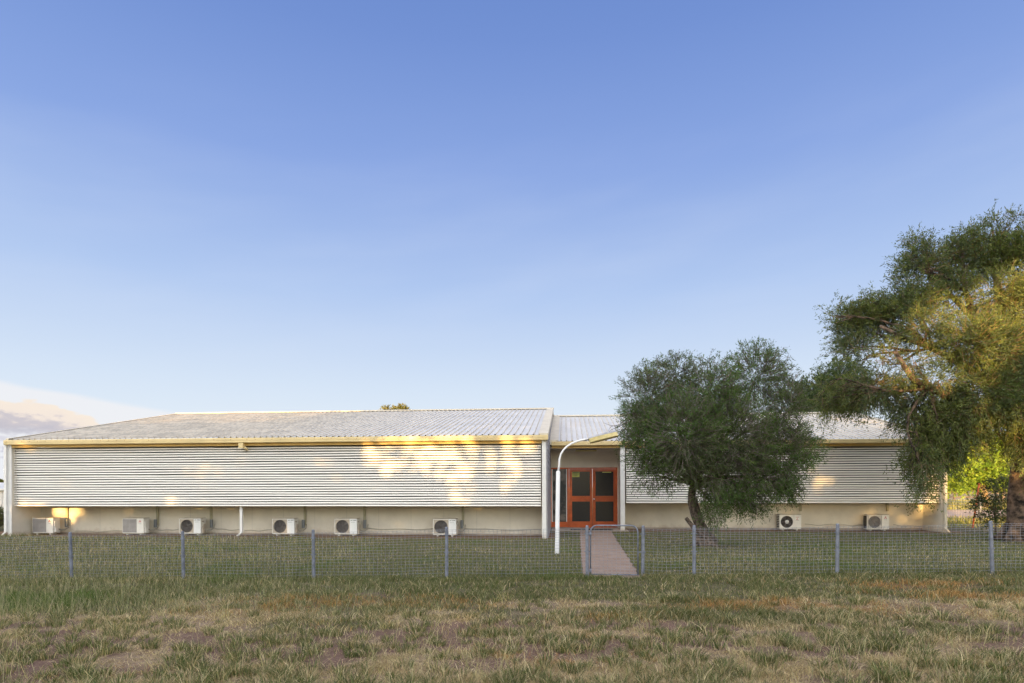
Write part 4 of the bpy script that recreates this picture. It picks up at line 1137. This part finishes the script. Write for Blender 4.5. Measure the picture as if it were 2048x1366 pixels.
small_tree('line of grey-green scrub on the far side of the paddock', 1990, 150, [(1900 + 34 * i, 972 - (i % 3) * 3, 150 + (i * 7) % 9, 26, 10) for i in range(8)], 1500, .7, .3, [(.09, .10, .05), (.12, .12, .06)], 37, [(1990, 984), (1990, 978)], .3, 'shrubs', 'scrub')
# far paddock trees standing along the horizon, hidden mostly by the building
mb = MB(); sh = thing('shed', 'white clad shed with grey roof edge beyond the west wing', 'shed', (xat(-40, 34), 34, GND))
x1s = xat(11, 34); zs = at(5, 981, 34).z
mb.box(x1s - 6, x1s, 34, 39, GND, zs); 
for i in range(22): mb.box(x1s - 6 + i * .275, x1s - 6 + i * .275 + .02, 33.98, 34, GND, zs - .02)
o = mb.build('wall', M['shed'], sh); o.location = -sh.location
mb = MB(); mb.prism([(33.8, zs + .003), (33.8, zs + .09), (36.5, zs + .5), (39.2, zs + .09), (39.2, zs + .003)], 'x', x1s - 6.2, x1s + .15); o = mb.build('roof', M['roof'], sh); o.location = -sh.location

# side road, back fence and stakes at the east
mb = MB(); rm = mat('gravel_road', (.34, .24, .19), .95, var=.1, scale=.5, bump=.3, bscale=20)
mb.add([(14, 36.5, gzf(14, 36) + .006), (160, 33, GND + .006), (160, 44, GND + .006), (14, 47, GND + .006)], [(0, 1, 2, 3)]); o = mb.build('road', rm); tag(o, kind='structure')
bf = thing('wire_fence', 'dark mesh back fence behind the spreading tree beside the gravel road', 'fence', (xat(1962, 31), 31, GND))
for px in (1962, 2060, 2180, 1870):
    mb = MB(); x = xat(px, 31); mb.tube([(x, 31, GND - .2), (x - (.05 if px == 1962 else 0), 31, at(px, 990, 31).z)], .045, 8); o = mb.build('post', M['galv'], bf); o.location = -bf.location
mb = MB(); x0, x1 = xat(1870, 31), xat(2180, 31)
for k in range(int((x1 - x0) / .12)): mb.tube([(x0 + k * .12, 31, GND), (x0 + k * .12, 31, GND + 1.1)], .004, 3, False, False)
for k in range(9): mb.tube([(x0, 31, GND + .1 + k * .125), (x1, 31, GND + .1 + k * .125)], .005, 3, False, False)
o = mb.build('mesh_panel', M['wire'], bf); o.location = -bf.location
q0, q1 = at(1944.5, 1050, 27), at(1958, 968, 27); sk = thing('marker_stake', 'leaning rust-orange steel stake in front of the back fence', 'stake', (q0.x, 27, GND))
mb = MB(); mb.tube([(0, 0, -.1), (q1.x - q0.x, 0, q1.z - GND)], .032, 7); mb.box(q1.x - q0.x - .05, q1.x - q0.x + .05, -.04, .04, q1.z - GND - .02, q1.z - GND + .03); mb.build('shaft', M['stake'], sk)
fr_ = thing('rail_fence', 'low dark rail fence across the sunlit grass beyond the gravel road', 'fence', (xat(1950, 78), 78, GND)); mb = MB()
for z in (.35, .8): mb.box(18, 120, 78, 78.08, GND + z, GND + z + .12)
o = mb.build('rail', M['bark'], fr_); o.location = -fr_.location
for i in range(14):
    mb = MB(); x = 30 + i * 5.5; mb.box(x, x + .16, 78.09, 78.25, GND - .1, GND + 1.0); o = mb.build('post', M['bark'], fr_); o.location = -fr_.location

# ================================================================== unseen trees behind the photographer shade the yard, crowns thinned to shape sun patches
TAN = math.tan(SUN_EL) * math.sqrt(1 + DX * DX); SY = -35.0; PY = 20.6


def onplane(px, py, y=20.8):
    p = at(px, py, y); return p.x - DX * (y - PY), p.z + TAN * (y - PY)


def ell(X_, Z_, px, py, rx, rz, y=20.8, soft=.25):
    cx_, cz_ = onplane(px, py, y); k_ = y / F
    return 1 - sstep(np.sqrt(((X_ - cx_) / (rx * k_)) ** 2 + ((Z_ - cz_) / (rz * k_)) ** 2), 1 - soft, 1 + soft)


def litmask(X_, Z_):
    m_ = np.zeros_like(X_); nz = sstep(fbm(X_ * 1.9, Z_ * 1.9, 55, 2), .15, .85); mx = lambda *a: np.maximum.reduce(a)
    strong = mx(ell(X_, Z_, 918, 905, 52, 52), ell(X_, Z_, 920, 960, 34, 46), ell(X_, Z_, 860, 905, 60, 48) * .85, ell(X_, Z_, 1006, 930, 30, 56) * .8, ell(X_, Z_, 1040, 905, 30, 30) * .7, ell(X_, Z_, 1040, 885, 45, 12) * .8, ell(X_, Z_, 800, 912, 55, 42) * .7, ell(X_, Z_, 750, 900, 34, 24) * .4)
    cx_, cz_ = onplane(970, 885); cx2, cz2 = onplane(951, 1010)
    line = cx_ + (cx2 - cx_) * (cz_ - Z_) / (cz_ - cz2); strong = .6 * strong * sstep(np.abs(X_ - line), .12, .2)
    for a_, b_, c2_, d2_ in ((905, 885, 934, 985), (868, 885, 915, 950), (1022, 885, 1000, 975)):
        ax_, az2 = onplane(a_, b_); bx_, bz2 = onplane(c2_, d2_); strong = strong * (.62 + .38 * sstep(np.abs(X_ - (ax_ + (bx_ - ax_) * (az2 - Z_) / (az2 - bz2))), .05, .12))
    part_ = mx(ell(X_, Z_, 400, 940, 46, 24) * .26, ell(X_, Z_, 352, 995, 26, 18) * .3, ell(X_, Z_, 290, 1000, 20, 12) * .35, ell(X_, Z_, 55, 1000, 28, 14) * .6, ell(X_, Z_, 70, 893, 45, 10) * .5,
               ell(X_, Z_, 140, 1026, 44, 18, 21.95) * .8, ell(X_, Z_, 260, 1024, 60, 10, 21.95) * .04, ell(X_, Z_, 640, 920, 30, 16) * .25)
    roof_ = mx(ell(X_, Z_, 1000, 855, 70, 9, 23.5) * .8, ell(X_, Z_, 900, 850, 60, 6, 24.5) * .7, ell(X_, Z_, 960, 838, 40, 5, 26.5) * .6, ell(X_, Z_, 1150, 843, 24, 7, 28) * .7)
    cxx, czz = onplane(560, 856, 26.5); top = sstep(Z_, czz - .1, czz + .25) * (1 - sstep(X_, cxx - 1, cxx + 2)) * .8
    tree_ = mx(ell(X_, Z_, 1885, 640, 66, 66, 19.2), ell(X_, Z_, 1990, 640, 62, 80, 19.2), ell(X_, Z_, 2060, 600, 60, 90, 19.2), ell(X_, Z_, 1850, 745, 75, 45, 19.0) * .9, ell(X_, Z_, 1790, 690, 45, 26, 19.0) * .5, ell(X_, Z_, 1950, 740, 60, 40, 19) * .8,
               ell(X_, Z_, 2025, 905, 45, 60, 19.5) * .8, ell(X_, Z_, 1960, 830, 26, 30, 19.2) * .4)
    col_ = .55 * mx(ell(X_, Z_, 1892, 955, 42, 60, 24.2), ell(X_, Z_, 1904, 1025, 26, 45, 24.2) * .8, ell(X_, Z_, 1760, 1030, 80, 18, 25.4) * .25, ell(X_, Z_, 1640, 950, 40, 30, 24.2) * .1, ell(X_, Z_, 1830, 1035, 24, 22, 25.4) * .3)
    xe, _ = onplane(1905, 1000, 24.2); far_ = sstep(X_, xe + 1.2, xe + 2.0) * sstep(Z_, -.3, .2)
    p_ = mx(strong, part_, roof_, top, tree_, col_, far_)
    T = np.clip(p_ * (.45 + 1.05 * nz), 0, .96)                      # share of the sunlight the canopy lets through here
    return rng.random(len(T)) > np.clip(-np.log(np.maximum(T, 1e-5)) / 7.5, 0, 1)


def shade_tree(i, x0, x1, n):
    xc = (x0 + x1) / 2; r = thing('gum_tree', 'gum tree in the unseen row behind the photographer, crown thinned to shape sun patches', 'tree', (xc, SY, GND), 'gum trees in a row behind the photographer')
    x = rng.uniform(x0 - .8, x1 + .8, n); y = SY + rng.uniform(-3.2, 3.2, n)
    htop = 19 + 1.5 * math.sin(i * 2.1) ; z = GND + htop * rng.uniform(0.0, 1, n) ** .9
    X_ = x + DX * (PY - y); Z_ = z - TAN * (PY - y)
    k_ = ~litmask(X_, Z_); p = np.stack([x, y, z], -1)[k_]; m_ = len(p)
    d = rng.normal(0, 1, (m_, 3)); d[:, 2] -= .4
    leaves('crown', p - np.array([xc, SY, GND]), d, .34 * rng.uniform(.8, 1.3, m_), .36, pick(np.array([(.05, .08, .03), (.07, .10, .04)]), m_), r)
    mb = MB(); mb.tube([(0, 0, -.3), (.1, 0, 3), (-.1, .1, 7), (.1, 0, 11)], [.35, .28, .2, .08], 10)
    mb.build('trunk', M['bark'], r)


N = 14; xa0, xb0 = -62, 9
for i in range(N): shade_tree(i, xa0 + (xb0 - xa0) * i / N, xa0 + (xb0 - xa0) * (i + 1) / N, 24000)
